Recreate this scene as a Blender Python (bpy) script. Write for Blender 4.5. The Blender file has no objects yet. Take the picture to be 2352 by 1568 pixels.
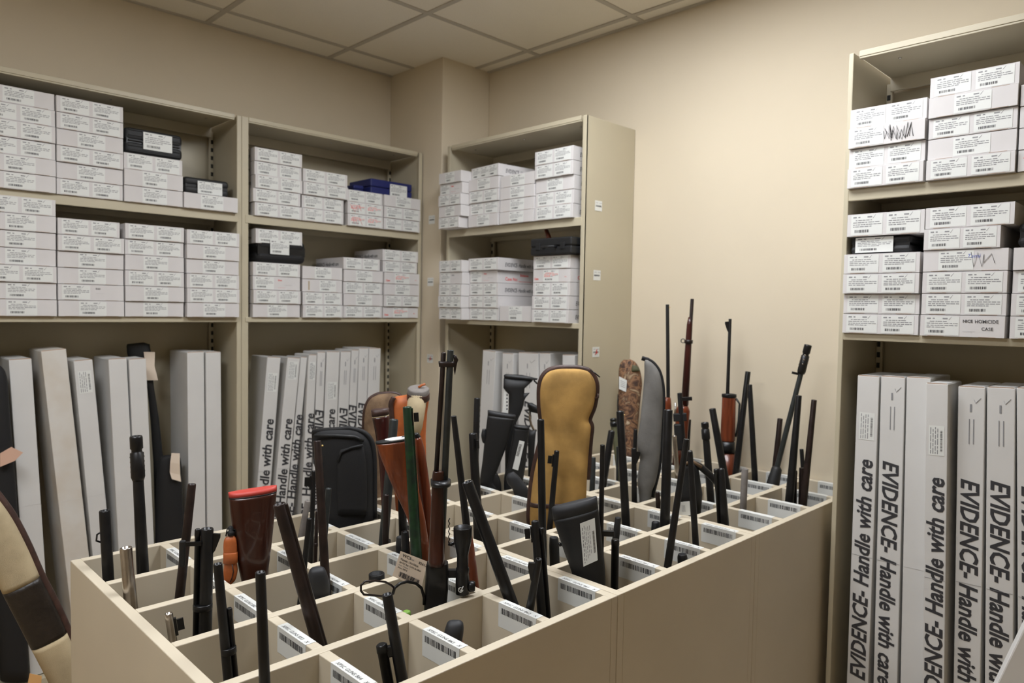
import bpy, math, random
from mathutils import Vector as V, Matrix
random.seed(7)
C = bpy.context.scene
# ------------------------------------------------------------------ camera, world, exposure
HC = 1.45                                   # eye height
FPX = 1656.59                               # focal length for a 2352 px wide frame
YAW, PITCH, ROLL = 0.79128, 0.04474, 0.017724
fw = V((math.cos(YAW)*math.cos(PITCH), math.sin(YAW)*math.cos(PITCH), -math.sin(PITCH)))
rt0 = V((math.sin(YAW), -math.cos(YAW), 0)); up0 = rt0.cross(fw)
rt = rt0*math.cos(ROLL) + up0*math.sin(ROLL); up = -rt0*math.sin(ROLL) + up0*math.cos(ROLL)
CAM = V((0, 0, HC))
cd = bpy.data.cameras.new('camera'); cam = bpy.data.objects.new('camera', cd); C.collection.objects.link(cam)
cd.sensor_width = 36; cd.lens = FPX/2352*36; cd.clip_start = .02
cam.matrix_world = Matrix(((rt.x, up.x, -fw.x, 0), (rt.y, up.y, -fw.y, 0), (rt.z, up.z, -fw.z, HC), (0, 0, 0, 1)))
cd.dof.use_dof = True; cd.dof.focus_distance = 1.5; cd.dof.aperture_fstop = 5.0
C.camera = cam
C.view_settings.view_transform = 'Standard'; C.view_settings.look = 'None'
C.view_settings.gamma = 1; C.view_settings.use_curve_mapping = False
C.view_settings.exposure = 0.02
w = bpy.data.worlds.new('world'); C.world = w; w.use_nodes = True
w.node_tree.nodes['Background'].inputs[0].default_value = (.9, .95, 1, 1)
w.node_tree.nodes['Background'].inputs[1].default_value = 0.02
LIGHTS = [(1.64, 1.28, 19.0), (-.5, 1.28, 18.5)]           # x, y, emission of the ceiling fixtures (out of frame); second is added fill
LCOL = (.95, .98, 1.03)

def ray(x, y):
    return rt*((x-1176)/FPX) - up*((y-784)/FPX) + fw
def onX(x, y, X): d = ray(x, y); return CAM + d*(X/d.x)
def onY(x, y, Y): d = ray(x, y); return CAM + d*(Y/d.y)
def onZ(x, y, Z): d = ray(x, y); return CAM + d*((Z-HC)/d.z)
def onP(x, y, A, n=None):                    # on the upright plane through A that faces the room's camera corner
    if n is None: n = V((-A.x, -A.y, 0)).normalized()
    d = ray(x, y); return CAM + d*((A-CAM).dot(n)/d.dot(n))

# ------------------------------------------------------------------ materials
def mat(name, col, rough=.5, metal=0., noise=0., nscale=20., bump=0., bscale=200., spec=.5, emit=None, col2=None, coat=0):
    m = bpy.data.materials.new(name); m.use_nodes = True
    n = m.node_tree.nodes; l = m.node_tree.links; b = n['Principled BSDF']
    b.inputs['Base Color'].default_value = (*col, 1); b.inputs['Roughness'].default_value = rough
    b.inputs['Metallic'].default_value = metal; b.inputs['Specular IOR Level'].default_value = spec
    b.inputs['Coat Weight'].default_value = coat
    tc = n.new('ShaderNodeTexCoord')
    if noise or col2:
        t = n.new('ShaderNodeTexNoise'); t.inputs['Scale'].default_value = nscale; t.inputs['Detail'].default_value = 5
        l.new(tc.outputs['Object'], t.inputs['Vector'])
        r = n.new('ShaderNodeValToRGB')
        c2 = col2 if col2 else tuple(c*(1-noise) for c in col)
        c1 = col if col2 else tuple(min(1, c*(1+noise*.5)) for c in col)
        r.color_ramp.elements[0].color = (*c2, 1); r.color_ramp.elements[1].color = (*c1, 1)
        r.color_ramp.elements[0].position = .35; r.color_ramp.elements[1].position = .65
        l.new(t.outputs['Fac'], r.inputs[0]); l.new(r.outputs[0], b.inputs['Base Color'])
    if bump:
        t = n.new('ShaderNodeTexNoise'); t.inputs['Scale'].default_value = bscale; t.inputs['Detail'].default_value = 3
        l.new(tc.outputs['Object'], t.inputs['Vector'])
        bp = n.new('ShaderNodeBump'); bp.inputs['Strength'].default_value = bump; bp.inputs['Distance'].default_value = .002
        l.new(t.outputs['Fac'], bp.inputs['Height']); l.new(bp.outputs[0], b.inputs['Normal'])
    if emit:
        b.inputs['Emission Color'].default_value = (*LCOL, 1); b.inputs['Emission Strength'].default_value = emit
    return m
def wood(name, a, bcol, scale=6, rough=.32, coat=.3):
    m = mat(name, a, rough, coat=coat, spec=.35); n = m.node_tree.nodes; l = m.node_tree.links; b = n['Principled BSDF']
    tc = n.new('ShaderNodeTexCoord'); mp = n.new('ShaderNodeMapping'); mp.inputs['Scale'].default_value = (scale*6, scale*6, scale*.6)
    t = n.new('ShaderNodeTexNoise'); t.inputs['Scale'].default_value = 2; t.inputs['Detail'].default_value = 8; t.inputs['Distortion'].default_value = .6
    r = n.new('ShaderNodeValToRGB'); r.color_ramp.elements[0].color = (*bcol, 1); r.color_ramp.elements[1].color = (*a, 1)
    r.color_ramp.elements[0].position = .3; r.color_ramp.elements[1].position = .7
    l.new(tc.outputs['Object'], mp.inputs[0]); l.new(mp.outputs[0], t.inputs['Vector']); l.new(t.outputs['Fac'], r.inputs[0]); l.new(r.outputs[0], b.inputs['Base Color'])
    return m
M = {}
M['wall'] = mat('wall_paint', (.67, .585, .445), .85, noise=.03, nscale=2, bump=.15, bscale=400)
M['ceil'] = mat('ceiling_tile', (.86, .81, .71), .9, noise=.04, nscale=300, bump=.3, bscale=500)
M['tbar'] = mat('ceiling_grid_paint', (.50, .465, .40), .5)
M['floor'] = mat('floor_vinyl', (.46, .35, .22), .5, noise=.15, nscale=8)
M['shelf'] = mat('shelf_enamel', (.51, .455, .33), .42, noise=.03, nscale=3)
M['slot'] = mat('slot_shadow_steel', (.02, .02, .018), .8)
M['rack'] = mat('rack_laminate', (.64, .565, .435), .45, noise=.03, nscale=4)
M['card'] = mat('white_cardboard', (.67, .645, .635), .6, noise=.04, nscale=9)
M['card2'] = mat('long_box_cardboard', (.66, .65, .63), .6, noise=.05, nscale=5)
M['cardedge'] = mat('cut_cardboard_edge', (.42, .30, .22), .8)
M['cardstain'] = mat('stained_cardboard', (.68, .66, .62), .65, col2=(.60, .54, .46), nscale=6)
M['paper'] = mat('sticker_paper', (.74, .75, .72), .45)
M['ink'] = mat('black_print', (.035, .035, .04), .6)
M['greyink'] = mat('fine_grey_print', (.26, .26, .27), .6)
M['redink'] = mat('red_print', (.75, .07, .06), .6)
M['orange'] = mat('orange_sticker', (.95, .16, .05), .5)
M['blueink'] = mat('blue_pen', (.15, .2, .55), .6)
M['steel'] = mat('blued_steel', (.010, .010, .011), .34, .2, noise=.3, nscale=30)
M['steel2'] = mat('worn_brown_steel', (.022, .012, .010), .4, .2, noise=.5, nscale=25)
M['grey'] = mat('dark_grey_steel', (.035, .040, .040), .38, .3, noise=.2, nscale=30)
M['bore'] = mat('bore_black', (.004, .004, .004), .9)
M['nickel'] = mat('nickel_steel', (.50, .46, .42), .26, 1., noise=.2, nscale=30)
M['poly'] = mat('black_polymer', (.009, .0095, .0105), .55, bump=.25, bscale=600)
M['rubber'] = mat('rubber_pad', (.018, .019, .022), .6)
M['redpad'] = mat('red_rubber_pad', (.52, .055, .04), .5)
M['olive'] = mat('olive_polymer', (.085, .085, .04), .6)
M['green'] = mat('green_camo_steel', (.010, .045, .014), .38, .2, col2=(.008, .02, .012), nscale=45)
M['walnut'] = wood('walnut_brown', (.045, .011, .005), (.028, .007, .004))
M['cherry'] = wood('red_brown_wood', (.20, .045, .015), (.085, .016, .006))
M['honey'] = wood('orange_brown_wood', (.24, .055, .013), (.085, .018, .006), 4)
M['maroon'] = wood('dark_maroon_wood', (.06, .010, .008), (.02, .005, .004))
M['canvas'] = mat('golden_canvas', (.50, .295, .085), .85, noise=.25, nscale=14, bump=.5, bscale=900)
M['tan'] = mat('tan_canvas', (.52, .42, .26), .85, noise=.18, nscale=12, bump=.5, bscale=800)
M['suede'] = mat('brown_suede', (.23, .15, .085), .9, col2=(.13, .08, .045), nscale=25, bump=.5, bscale=300)
M['leather'] = mat('dark_brown_leather', (.055, .025, .018), .5, noise=.3, nscale=40, bump=.4, bscale=200)
M['bleather'] = mat('black_brown_leather', (.022, .016, .012), .42, noise=.3, nscale=30, bump=.6, bscale=120)
M['orleather'] = mat('orange_leather', (.50, .13, .03), .5, noise=.3, nscale=20)
M['nylon'] = mat('black_nylon', (.006, .006, .007), .7, bump=.4, bscale=700)
M['greysuede'] = mat('grey_fleece_vinyl', (.22, .215, .205), .75, col2=(.14, .135, .125), nscale=10, bump=.3, bscale=200)
M['camo'] = mat('brown_camouflage', (.40, .27, .15), .8, noise=.1)
M['blue'] = mat('navy_plastic', (.012, .018, .12), .45)
M['tagpaper'] = mat('buff_tag_paper', (.74, .62, .50), .7)
M['pinktag'] = mat('pink_tag_paper', (.66, .42, .31), .7)
M['orangetag'] = mat('orange_tag_paper', (.75, .42, .16), .7)
M['chrome'] = mat('bright_steel', (.6, .6, .58), .2, 1.)
M['greencap'] = mat('green_plastic', (.2, .38, .06), .4)
M['brass'] = mat('brass', (.7, .5, .2), .3, 1.)
M['glove'] = mat('matte_grey_cap', (.19, .17, .155), .7, noise=.2, nscale=30)
M['skirt'] = mat('clay_cloth', (.30, .235, .15), .9, noise=.15, nscale=20)
def camo_nodes(m, cols, scale, dist):
    n = m.node_tree.nodes; l = m.node_tree.links; b = n['Principled BSDF']
    tc = n.new('ShaderNodeTexCoord'); t = n.new('ShaderNodeTexNoise'); t.inputs['Scale'].default_value = scale
    t.inputs['Distortion'].default_value = dist; t.inputs['Detail'].default_value = 4
    r = n.new('ShaderNodeValToRGB'); e = r.color_ramp.elements
    while len(e) < len(cols): e.new(.5)
    for i, (p, c) in enumerate(cols): e[i].position = p; e[i].color = (*c, 1)
    l.new(tc.outputs['Object'], t.inputs['Vector']); l.new(t.outputs['Fac'], r.inputs[0]); l.new(r.outputs[0], b.inputs['Base Color'])
camo_nodes(M['camo'], [(.3, (.02, .012, .01)), (.43, (.10, .05, .03)), (.5, (.30, .16, .08)), (.56, (.08, .035, .02)), (.66, (.42, .30, .18)), (.74, (.6, .5, .36))], 17, 1.8)

# ------------------------------------------------------------------ mesh builder
class MB:
    def __init__(s): s.v = []; s.f = []; s.m = []; s.sm = []
    def add(s, vs, fs, m=0, sm=False):
        o = len(s.v); s.v += [V(p) for p in vs]
        for f in fs: s.f.append([i+o for i in f]); s.m.append(m); s.sm.append(sm)
        return s
    def box(s, a, b, m=0, X=None):
        x0, y0, z0 = a; x1, y1, z1 = b
        vs = [V(p) for p in ((x0,y0,z0),(x1,y0,z0),(x1,y1,z0),(x0,y1,z0),(x0,y0,z1),(x1,y0,z1),(x1,y1,z1),(x0,y1,z1))]
        if X is not None: vs = [X @ p for p in vs]
        return s.add(vs, [(0,3,2,1),(4,5,6,7),(0,1,5,4),(1,2,6,5),(2,3,7,6),(3,0,4,7)], m)
    def obox(s, o, ax, ay, az, m=0):             # box from corner o with three edge vectors
        vs = [o, o+ax, o+ax+ay, o+ay, o+az, o+ax+az, o+ax+ay+az, o+ay+az]
        fs = [(0,3,2,1),(4,5,6,7),(0,1,5,4),(1,2,6,5),(2,3,7,6),(3,0,4,7)]
        if ax.cross(ay).dot(az) < 0: fs = [f[::-1] for f in fs]
        return s.add(vs, fs, m)
    def quad(s, o, ax, ay, m=0): return s.add([o, o+ax, o+ax+ay, o+ay], [(0,1,2,3)], m)
    def rings(s, rs, m=0, sm=True, cap0=True, cap1=True, closed=False):
        n = len(rs[0]); o = len(s.v)
        for r in rs: s.v += [V(p) for p in r]
        k = len(rs)
        for i in range(k if closed else k-1):
            j = (i+1) % k
            for q in range(n):
                s.f.append([o+i*n+q, o+i*n+(q+1)%n, o+j*n+(q+1)%n, o+j*n+q]); s.m.append(m); s.sm.append(sm)
        if not closed:
            if cap0: s.f.append([o+q for q in range(n)][::-1]); s.m.append(m); s.sm.append(False)
            if cap1: s.f.append([o+(k-1)*n+q for q in range(n)]); s.m.append(m); s.sm.append(False)
        return s
    def lathe(s, o, d, prof, m=0, seg=20, cap0=True, cap1=True, e1=None):
        d = d.normalized(); e1 = (e1 or (V((0,0,1)) if abs(d.z) < .9 else V((1,0,0))))
        e1 = (e1 - d*e1.dot(d)).normalized(); e2 = d.cross(e1)
        return s.rings([[o + d*t + (e1*math.cos(a)+e2*math.sin(a))*r for a in [2*math.pi*q/seg for q in range(seg)]] for t, r in prof], m, True, cap0, cap1)
    def tube(s, a, b, r, r2=None, m=0, seg=16): 
        L = (b-a).length; return s.lathe(a, b-a, [(0, r), (L, r if r2 is None else r2)], m, seg)
    def path(s, pts, r, m=0, seg=8, closed=False, r2=None):
        rs = []; k = len(pts); pts = [V(p) for p in pts]; e = None
        for i in range(k):
            a = pts[i-1] if (i or closed) else pts[i]; b = pts[(i+1) % k] if (i < k-1 or closed) else pts[i]
            d = (b-a).normalized()
            if e is None: e = d.orthogonal()
            e = (e - d*e.dot(d)).normalized(); f = d.cross(e)
            ra = r; rb = r if r2 is None else r2
            rs.append([pts[i]+e*math.cos(t)*ra+f*math.sin(t)*rb for t in [2*math.pi*q/seg for q in range(seg)]])
        return s.rings(rs, m, True, closed=closed)
    def text(s, body, size, o, ex, ey, m=0, shear=0, bold=0, width=None, nz=.0):
        vs, fs, wd = textmesh(body, shear, bold)
        k = size; kx = size if width is None else width/wd
        s.add([o + ex*(p[0]*kx) + ey*(p[1]*k) for p in vs], fs, m); return s
    def build(s, name, mats, parent=None, bevel=0, seg=2, smooth=None, loc=None):
        me = bpy.data.meshes.new(name)
        inv = parent['_o'] if parent is not None and '_o' in parent else (0, 0, 0)
        base = V(inv) if loc is None else V((0, 0, 0))
        if parent is None and loc is None and s.v:
            xs = [p.x for p in s.v]; ys = [p.y for p in s.v]; zs = [p.z for p in s.v]
            base = V(((min(xs)+max(xs))/2, (min(ys)+max(ys))/2, min(zs)))
        me.from_pydata([tuple(p-base) for p in s.v], [], s.f)
        for k in (mats if isinstance(mats, (list, tuple)) else [mats]): me.materials.append(M[k])
        me.polygons.foreach_set('material_index', s.m); me.polygons.foreach_set('use_smooth', s.sm); me.update()
        o = bpy.data.objects.new(name, me); C.collection.objects.link(o)
        if parent is not None: o.parent = parent
        else: o.location = base
        if bevel:
            b = o.modifiers.new('bevel', 'BEVEL'); b.width = bevel; b.segments = seg; b.limit_method = 'ANGLE'
        return o
_tc = {}
def textmesh(body, shear=0, bold=0):
    k = (body, shear, bold)
    if k in _tc: return _tc[k]
    cu = bpy.data.curves.new('t', 'FONT'); cu.body = body; cu.size = 1; cu.shear = shear; cu.offset = bold; cu.resolution_u = 2
    ob = bpy.data.objects.new('t', cu); C.collection.objects.link(ob)
    dg = bpy.context.evaluated_depsgraph_get(); me = bpy.data.meshes.new_from_object(ob.evaluated_get(dg))
    vs = [tuple(v.co) for v in me.vertices]; fs = [tuple(p.vertices) for p in me.polygons]
    x0 = min(v[0] for v in vs); vs = [(v[0]-x0, v[1], 0) for v in vs]; wd = max(v[0] for v in vs)
    bpy.data.objects.remove(ob); bpy.data.meshes.remove(me); bpy.data.curves.remove(cu)
    _tc[k] = (vs, fs, wd); return _tc[k]
def thing(name, label, cat, loc, rz=0, group=None):
    o = bpy.data.objects.new(name, None); C.collection.objects.link(o); o.empty_display_size = .05
    o.location = loc; o.rotation_euler = (0, 0, rz); o['label'] = label; o['category'] = cat
    o['_o'] = tuple(loc) if rz == 0 else (0, 0, 0)
    if group: o['group'] = group
    return o
def sub(child, off=None):                        # let a child parent its own sub-parts (same local frame)
    child['_o'] = child.parent['_o']; return child
def struct(o): o['kind'] = 'structure'; return o

# ------------------------------------------------------------------ room
XW, YW, ZC = 2.666, 3.36, 2.716
XB, YB_ = -2.3, -2.3
t = .1
struct(MB().box((XB-t, YB_-t, -t), (XW+t, YW+t, 0)).build('floor', 'floor'))
struct(MB().box((XB, YW, 0), (XW, YW+t, ZC+.1)).build('wall_left', 'wall'))
struct(MB().box((XW, YB_, 0), (XW+t, YW+t, ZC+.1)).build('wall_right', 'wall'))
struct(MB().box((XB-t, YB_, 0), (XB, YW+t, ZC+.1)).build('wall_near_left', 'wall'))
struct(MB().box((XB-t, YB_-t, 0), (XW+t, YB_, ZC+.1)).build('wall_behind', 'wall'))
struct(MB().box((2.345, 2.905, 0), (XW, YW, ZC+.1)).build('wall_corner', 'wall', bevel=.004))
# suspended ceiling: T-bar grid with tiles dropped in, openings for the light fixtures
gx = [1.336+.6175*i for i in range(-6, 3)]; gy = [3.155-.625*i for i in range(0, 9)]
cb = MB(); BW = .012
xs = [XB]+[x for x in gx if x > XB+.05]+[XW]; ys = [YB_]+sorted([y for y in gy if y > YB_+.05])+[YW]
fix = []
for lx, ly, e in LIGHTS:
    i = min(range(len(gx)-1), key=lambda i: abs((gx[i]+gx[i+1])/2-lx)); sy = sorted(gy)
    j = min(range(len(sy)-2), key=lambda j: abs(sy[j+1]-ly)); fix.append((gx[i], gx[i+1], sy[j], sy[j+2], e))
for i in range(len(xs)-1):
    for j in range(len(ys)-1):
        mx, my = (xs[i]+xs[i+1])/2, (ys[j]+ys[j+1])/2
        if any(a < mx < b and c < my < d for a, b, c, d, e in fix): continue
        cb.box((xs[i]+BW, ys[j]+BW, ZC+.004), (xs[i+1]-BW, ys[j+1]-BW, ZC+.02), 0)
def infix(x, y0, y1, ax):
    return False
for x in gx: cb.box((x-BW, YB_, ZC), (x+BW, YW, ZC+.022), 1)
for y in gy:
    for i in range(len(xs)-1): cb.box((xs[i]+(BW if i else 0), y-BW, ZC), (xs[i+1]-BW, y+BW, ZC+.022), 1)
cb.box((XB, YW-.018, ZC-.002), (XW, YW, ZC+.02), 1); cb.box((XW-.018, YB_, ZC-.002), (XW, YW-.018, ZC+.02), 1)
cb.box((XB, YB_, ZC+.1), (XW, YW, ZC+.12), 0)
struct(cb.build('ceiling', ['ceil', 'tbar']))
for n_, (x0, x1, y0, y1, e) in enumerate(fix):
    th = thing('ceiling_light', ['recessed fluorescent ceiling panel nearest the rack', 'unseen ceiling panel added to brighten the left wall and rack end'][n_], 'ceiling light', ((x0+x1)/2, (y0+y1)/2, ZC))
    fr = MB()
    a = .02
    fr.box((x0+BW, y0+BW, ZC+.001), (x0+BW+a, y1-BW, ZC+.06)); fr.box((x1-BW-a, y0+BW, ZC+.001), (x1-BW, y1-BW, ZC+.06))
    fr.box((x0+BW+a, y0+BW, ZC+.001), (x1-BW-a, y0+BW+a, ZC+.06)); fr.box((x0+BW+a, y1-BW-a, ZC+.001), (x1-BW-a, y1-BW, ZC+.06))
    fr.build('frame', 'tbar', th)
    M['lamp%d' % n_] = mat('lit_diffuser_%d' % n_, (.9, .9, .9), .5, emit=e)
    MB().box((x0+BW+a, y0+BW+a, ZC-.001+.004), (x1-BW-a, y1-BW-a, ZC+.012)).build('diffuser', 'lamp%d' % n_, th)

# ------------------------------------------------------------------ shelving
ZT, Z2, Z1 = 2.257, 1.839, 1.395
YF, XF = 3.055, 2.325
def frameM(kind):
    # local: x = image right along the case, y = depth away from the aisle, z = up
    return 0. if kind == 'L' else -math.pi/2
def shelving(label, kind, a0, a1, fls=(.03, .03)):
    # a0,a1 : extent along the case (world X for 'L', world -Y for 'R')
    W = a1-a0; D = (YW-YF-.002) if kind == 'L' else (XW-XF-.002)
    loc = (a0, YF, 0) if kind == 'L' else (XF, -a0, 0)
    th = thing('shelving_unit', label, 'shelving', loc, frameM(kind)); th['_o'] = (0, 0, 0)
    for k, s in ((0, 1), (1, -1)):
        fl = fls[k]
        x = 0 if k == 0 else W
        b = MB(); xa, xb = sorted((x, x+s*.014)); b.box((xa, .001, 0), (xb, D, ZT))
        xa, xb = sorted((x, x+s*fl)); b.box((xa, 0, 0), (xb, .012, ZT))
        xa, xb = sorted((x+s*.0145, x+s*.034)); b.box((xa, D-.045, .02), (xb, D-.03, ZT-.03))
        p = b.build('side_panel', 'shelf', th, bevel=.002)
        sl = MB(); n = 0
        z = .3
        while z < ZT-.08:
            xa, xb = sorted((x+s*.0175, x+s*.028)); sl.box((xa, D-.0458, z), (xb, D-.0448, z+.018)); z += .036
        p['_o'] = (0, 0, 0); sl.build('slots', 'slot', p)
    MB().box((.0145, D-.012, .1), (W-.0145, D-.001, ZT-.055)).build('back_panel', 'shelf', th)
    b = MB(); b.box((.0305, 0.0005, ZT-.016), (W-.0305, D-.02, ZT-.002)); b.box((.0305, .0, ZT-.016), (W-.0305, .004, ZT+.002))
    b.box((.0305, .002, ZT-.022), (W-.0305, .02, ZT-.016)); b.box((.0305, D-.06, ZT-.06), (W-.0305, D-.05, ZT-.016))
    tp = b.build('top_panel', 'shelf', th, bevel=.0015); tp['_o'] = (0, 0, 0)
    sc = MB()
    for fx in (.12, .5, .88):
        sc.lathe(V((W*fx, .09, ZT-.0165)), V((0, 0, -1)), [(0, .005), (.002, .004), (.003, .001)], 0, 8)
    sc.build('screws', 'chrome', tp)
    for z, h in ((Z2, .036), (Z1, .022), (.06, .055)):
        b = MB(); b.box((.0155, .001, z-.012), (W-.0155, D-.05, z)); b.box((.0155, -.003, z-h), (W-.0155, .001+.012, z-.0005))
        b.box((.0155, D-.055, z-h), (W-.0155, D-.05, z-.012))
        b.build('shelf', 'shelf', th, bevel=.0015)
    return th
sL = shelving('beige steel bookcase at the photo\'s left edge, black pistol cases on its top shelf', 'L', .395, 1.3655, (.03, .0205))
sM = shelving('beige steel bookcase between the left bookcase and the wall corner, blue case on top shelf', 'L', 1.3665, 2.336, (.03, .02))
s3 = shelving('beige steel bookcase beside the corner pillar, side panel with three barcode stickers', 'R', -2.835, -1.9375, (.02, .02))
sR = shelving('beige steel bookcase right of the bare wall, behind the rack\'s far right corner', 'R', -.892, .09, (.0145, .03))

# ------------------------------------------------------------------ stickers
def bars(b, x0, x1, y0, y1, m, rnd, place):
    x = x0
    while x < x1:
        w_ = rnd.choice((.0009, .0016, .0024)); b.add([place(x, y0), place(min(x+w_, x1), y0), place(min(x+w_, x1), y1), place(x, y1)], [(0,1,2,3)], m)
        x += w_ + rnd.choice((.0008, .0013, .002))
def sticker_mesh(seed, w_=.096, h_=.047, check=True, red=False):
    r = random.Random(seed); b = MB(); P = lambda x, z, d=0: V((x, -.0004-d, z))
    Q = lambda x, z: P(x, z, .0003)
    b.add([P(0, 0), P(w_, 0), P(w_, h_), P(0, h_)], [(0,1,2,3)], 0)
    def strip(x0, x1, z, hh, m): b.add([Q(x0, z), Q(x1, z), Q(x1, z+hh), Q(x0, z+hh)], [(0,1,2,3)], m)
    strip(.006, .017, h_-.007, .0032, 2); strip(.022, .028, h_-.0068, .0028, 2); strip(.05, .064, h_-.007, .0032, 2)
    for i, z in enumerate((.0135, .0185, .0235, .028)):
        x = .006 + (.008 if i == 0 else 0)
        while x < w_*(.62 if i in (0, 3) else .9):
            l_ = r.uniform(.004, .014); strip(x, min(x+l_, w_-.004), h_-z, .0019, 2 if not red else (3 if r.random() < .5 else 2)); x += l_+r.uniform(.001, .003)
    bars(b, .012, .055, .006, .0125, 1, r, Q)
    if check:
        o = Q(.066, h_-.009); b.add([o, o+V((.002, 0, 0)), o+V((.009, 0, .008)), o+V((.0082, 0, .0082))], [(0,1,2,3)], 2)
    me = bpy.data.meshes.new('sticker'); me.from_pydata([tuple(p) for p in b.v], [], b.f)
    for k in ('paper', 'ink', 'greyink', 'redink'): me.materials.append(M[k])
    me.polygons.foreach_set('material_index', b.m); me.update(); return me
STK = [sticker_mesh(i) for i in range(5)]; STKR = sticker_mesh(9, red=True)
def add_sticker(parent, x, z, sx=1, sz=1, me=None, y=0, d=0, name='sticker', rot=None):
    o = bpy.data.objects.new(name, me or random.choice(STK)); C.collection.objects.link(o); o.parent = parent
    o.location = (x, y-.0003-d, z); o.scale = (sx, 1, sz)
    if rot: o.rotation_euler = rot
    return o
EV = 'EVIDENCE- Handle with care'
ORD = ['bottom', 'second', 'third', 'fourth', 'fifth', 'sixth', 'seventh']
def carton(label, group, loc, rz, w_, h_, dep, code, side=''):
    th = thing('evidence_box', label, 'box', loc, rz, group); th['_o'] = (0, 0, 0)
    b = MB(); hw = w_/2
    b.box((-hw, 0, 0), (hw, dep, h_), 0)
    for q0 in (-hw+.02, hw-.02-w_*.2): b.box((q0, -.0006, .0002), (q0+w_*.2, .002, .0014), 1)
    o = b.build('carton', ['card', 'cardedge'], th, bevel=.003, loc=(0,0,0)); o['_o'] = (0, 0, 0)
    pr = MB(); K = {'i': 0, 'r': 1}
    def tx(s, size, x, z, m=0, **k): pr.text(s, size, V((x, -.0009, z)), V((1,0,0)), V((0,0,1)), m, **k)
    def scr(x0, x1, z0, z1, n, m, r=.0006):
        rr = random.Random(len(label)+n); pts = []
        for i in range(n*2): f = i/(n*2-1); pts.append((x0+(x1-x0)*f+rr.uniform(-.008, .008), -.0012, (z0 if i % 2 else z1)+rr.uniform(-.006, .006)))
        pr.path(pts, r, m, 4)
    sz = (h_-.006)/.047; lw = min(.42*w_, .1); sx = lw/.096
    if code in 'DXT' or code == 'R' or code == 'P':
        pass
    if code == 'D': add_sticker(th, -hw+.012, .003, sx, sz); add_sticker(th, -hw+.5*w_+.006, .003, sx, sz)
    elif code == 'S': add_sticker(th, -hw+w_*(.30 if lw < .45*w_ else .25), .003, sx, sz)
    elif code == 'T':
        for q in range(3): add_sticker(th, -hw+.01+q*w_*.31, .003, sx*.72, sz)
    elif code == 'L': add_sticker(th, -hw+.012, .003, sx, sz); tx('EVID', .008, -hw+w_*.56, h_-.017, 0, bold=.02); tx('.......................', .006, -hw+w_*.56, h_-.032, 1)
    elif code == 'X': add_sticker(th, -hw+.012, .003, sx, sz); scr(-hw+w_*.5, hw-.03, .012, h_-.01, 9, 0, .0009); scr(-hw+w_*.5, hw-.06, .010, h_-.022, 6, 0, .0009)
    elif code == 'R': add_sticker(th, -hw+w_*.28, .003, sx, sz, STKR); tx('Case', .012, -hw+.008, .012, 2, bold=.03); tx('No.', .008, hw-.03, .02, 2)
    elif code == 'r': add_sticker(th, -hw+.008, .003, sx*.95, sz); tx('Date', .010, -hw+w_*.52, h_-.018, 2, bold=.02); tx('_______', .010, -hw+w_*.52, .012, 2); tx('_______', .010, -hw+w_*.66, .024, 0)
    elif code == 'Z': add_sticker(th, -hw+.012, .003, sx, sz, STKR); add_sticker(th, -hw+.5*w_+.006, .003, sx, sz, STKR); scr(-hw+.02, -hw+w_*.4, .012, h_-.014, 3, 2, .0007)
    elif code == 'B': add_sticker(th, -hw+.42*w_, .003, sx, sz); pr.box((-hw+.03, -.001, .008), (-hw+.036, -.0002, h_-.008), 3)
    elif code == 'P': tx('DR', .016, -hw+.012, h_-.022, 2, shear=.3, bold=.01); tx('12', .016, -hw+.014, h_-.042, 2, shear=.3, bold=.01)
    elif code == 'Q': add_sticker(th, -hw+w_*.19, .003, sx, sz); tx('Tami', .016, -hw+w_*.54, h_-.024, 4, shear=.3); scr(hw-.085, hw-.035, .016, h_-.012, 4, 0)
    elif code == 'H': add_sticker(th, -hw+.012, .003, sx, sz); tx('NICE', .011, -hw+w_*.52, h_-.019, 0, bold=.02); tx('HOMICIDE', .013, -hw+w_*.66, h_-.020, 0, shear=-.1, bold=.01, width=w_*.27); tx('CASE', .012, -hw+w_*.74, h_-.040, 0, shear=-.1, bold=.01); tx('______', .010, -hw+w_*.52, .016, 1)
    if pr.v: pr.build('printing', ['ink', 'greyink', 'redink', 'tan', 'blueink'], o, loc=(0,0,0))
    if side:
        q = MB(); sgn = 1 if 'r' in side else -1
        if 'c' in side: 
            q.text('Case No: ________', .022, V((sgn*(hw+.0005), .05, .012)), V((0, 1, 0)), V((0, 0, 1)), 1, bold=.02); q.text('Evidence', .016, V((sgn*(hw+.0005), .15, .034)), V((0, 1, 0)), V((0, 0, 1)), 1, bold=.03)
        elif sgn > 0: q.text(EV, .026, V((hw+.0005, .045, .017)), V((0, 1, 0)), V((0, 0, 1)), 0, bold=.01, shear=.2, width=.21)
        else: q.text(EV, .026, V((-hw-.0005, .255, .017)), V((0, -1, 0)), V((0, 0, 1)), 0, bold=.01, shear=.2, width=.21)
        q.build('side_lettering', ['ink', 'redink'], o, loc=(0,0,0))
    if code == 'Q':
        q = MB(); q.box((-hw-.001, -.0024, -.0), (hw+.001, -.0016, h_+.0)); 
    return th
DESC = {'D': 'white box, two stickers', 'S': 'white box, one middle sticker', 'L': 'white box, left sticker and print', 'T': 'white box, three stickers', 'X': 'white box, black scribble', 'R': 'white box, red Case print',
        'r': 'white box, red date print', 'Z': 'white box, red-marked stickers', 'B': 'white box, narrow brown strip', 'P': 'white box, red handwriting', 'Q': 'box under clear tape, blue handwriting', 'H': 'white box, black HOMICIDE CASE note'}
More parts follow.
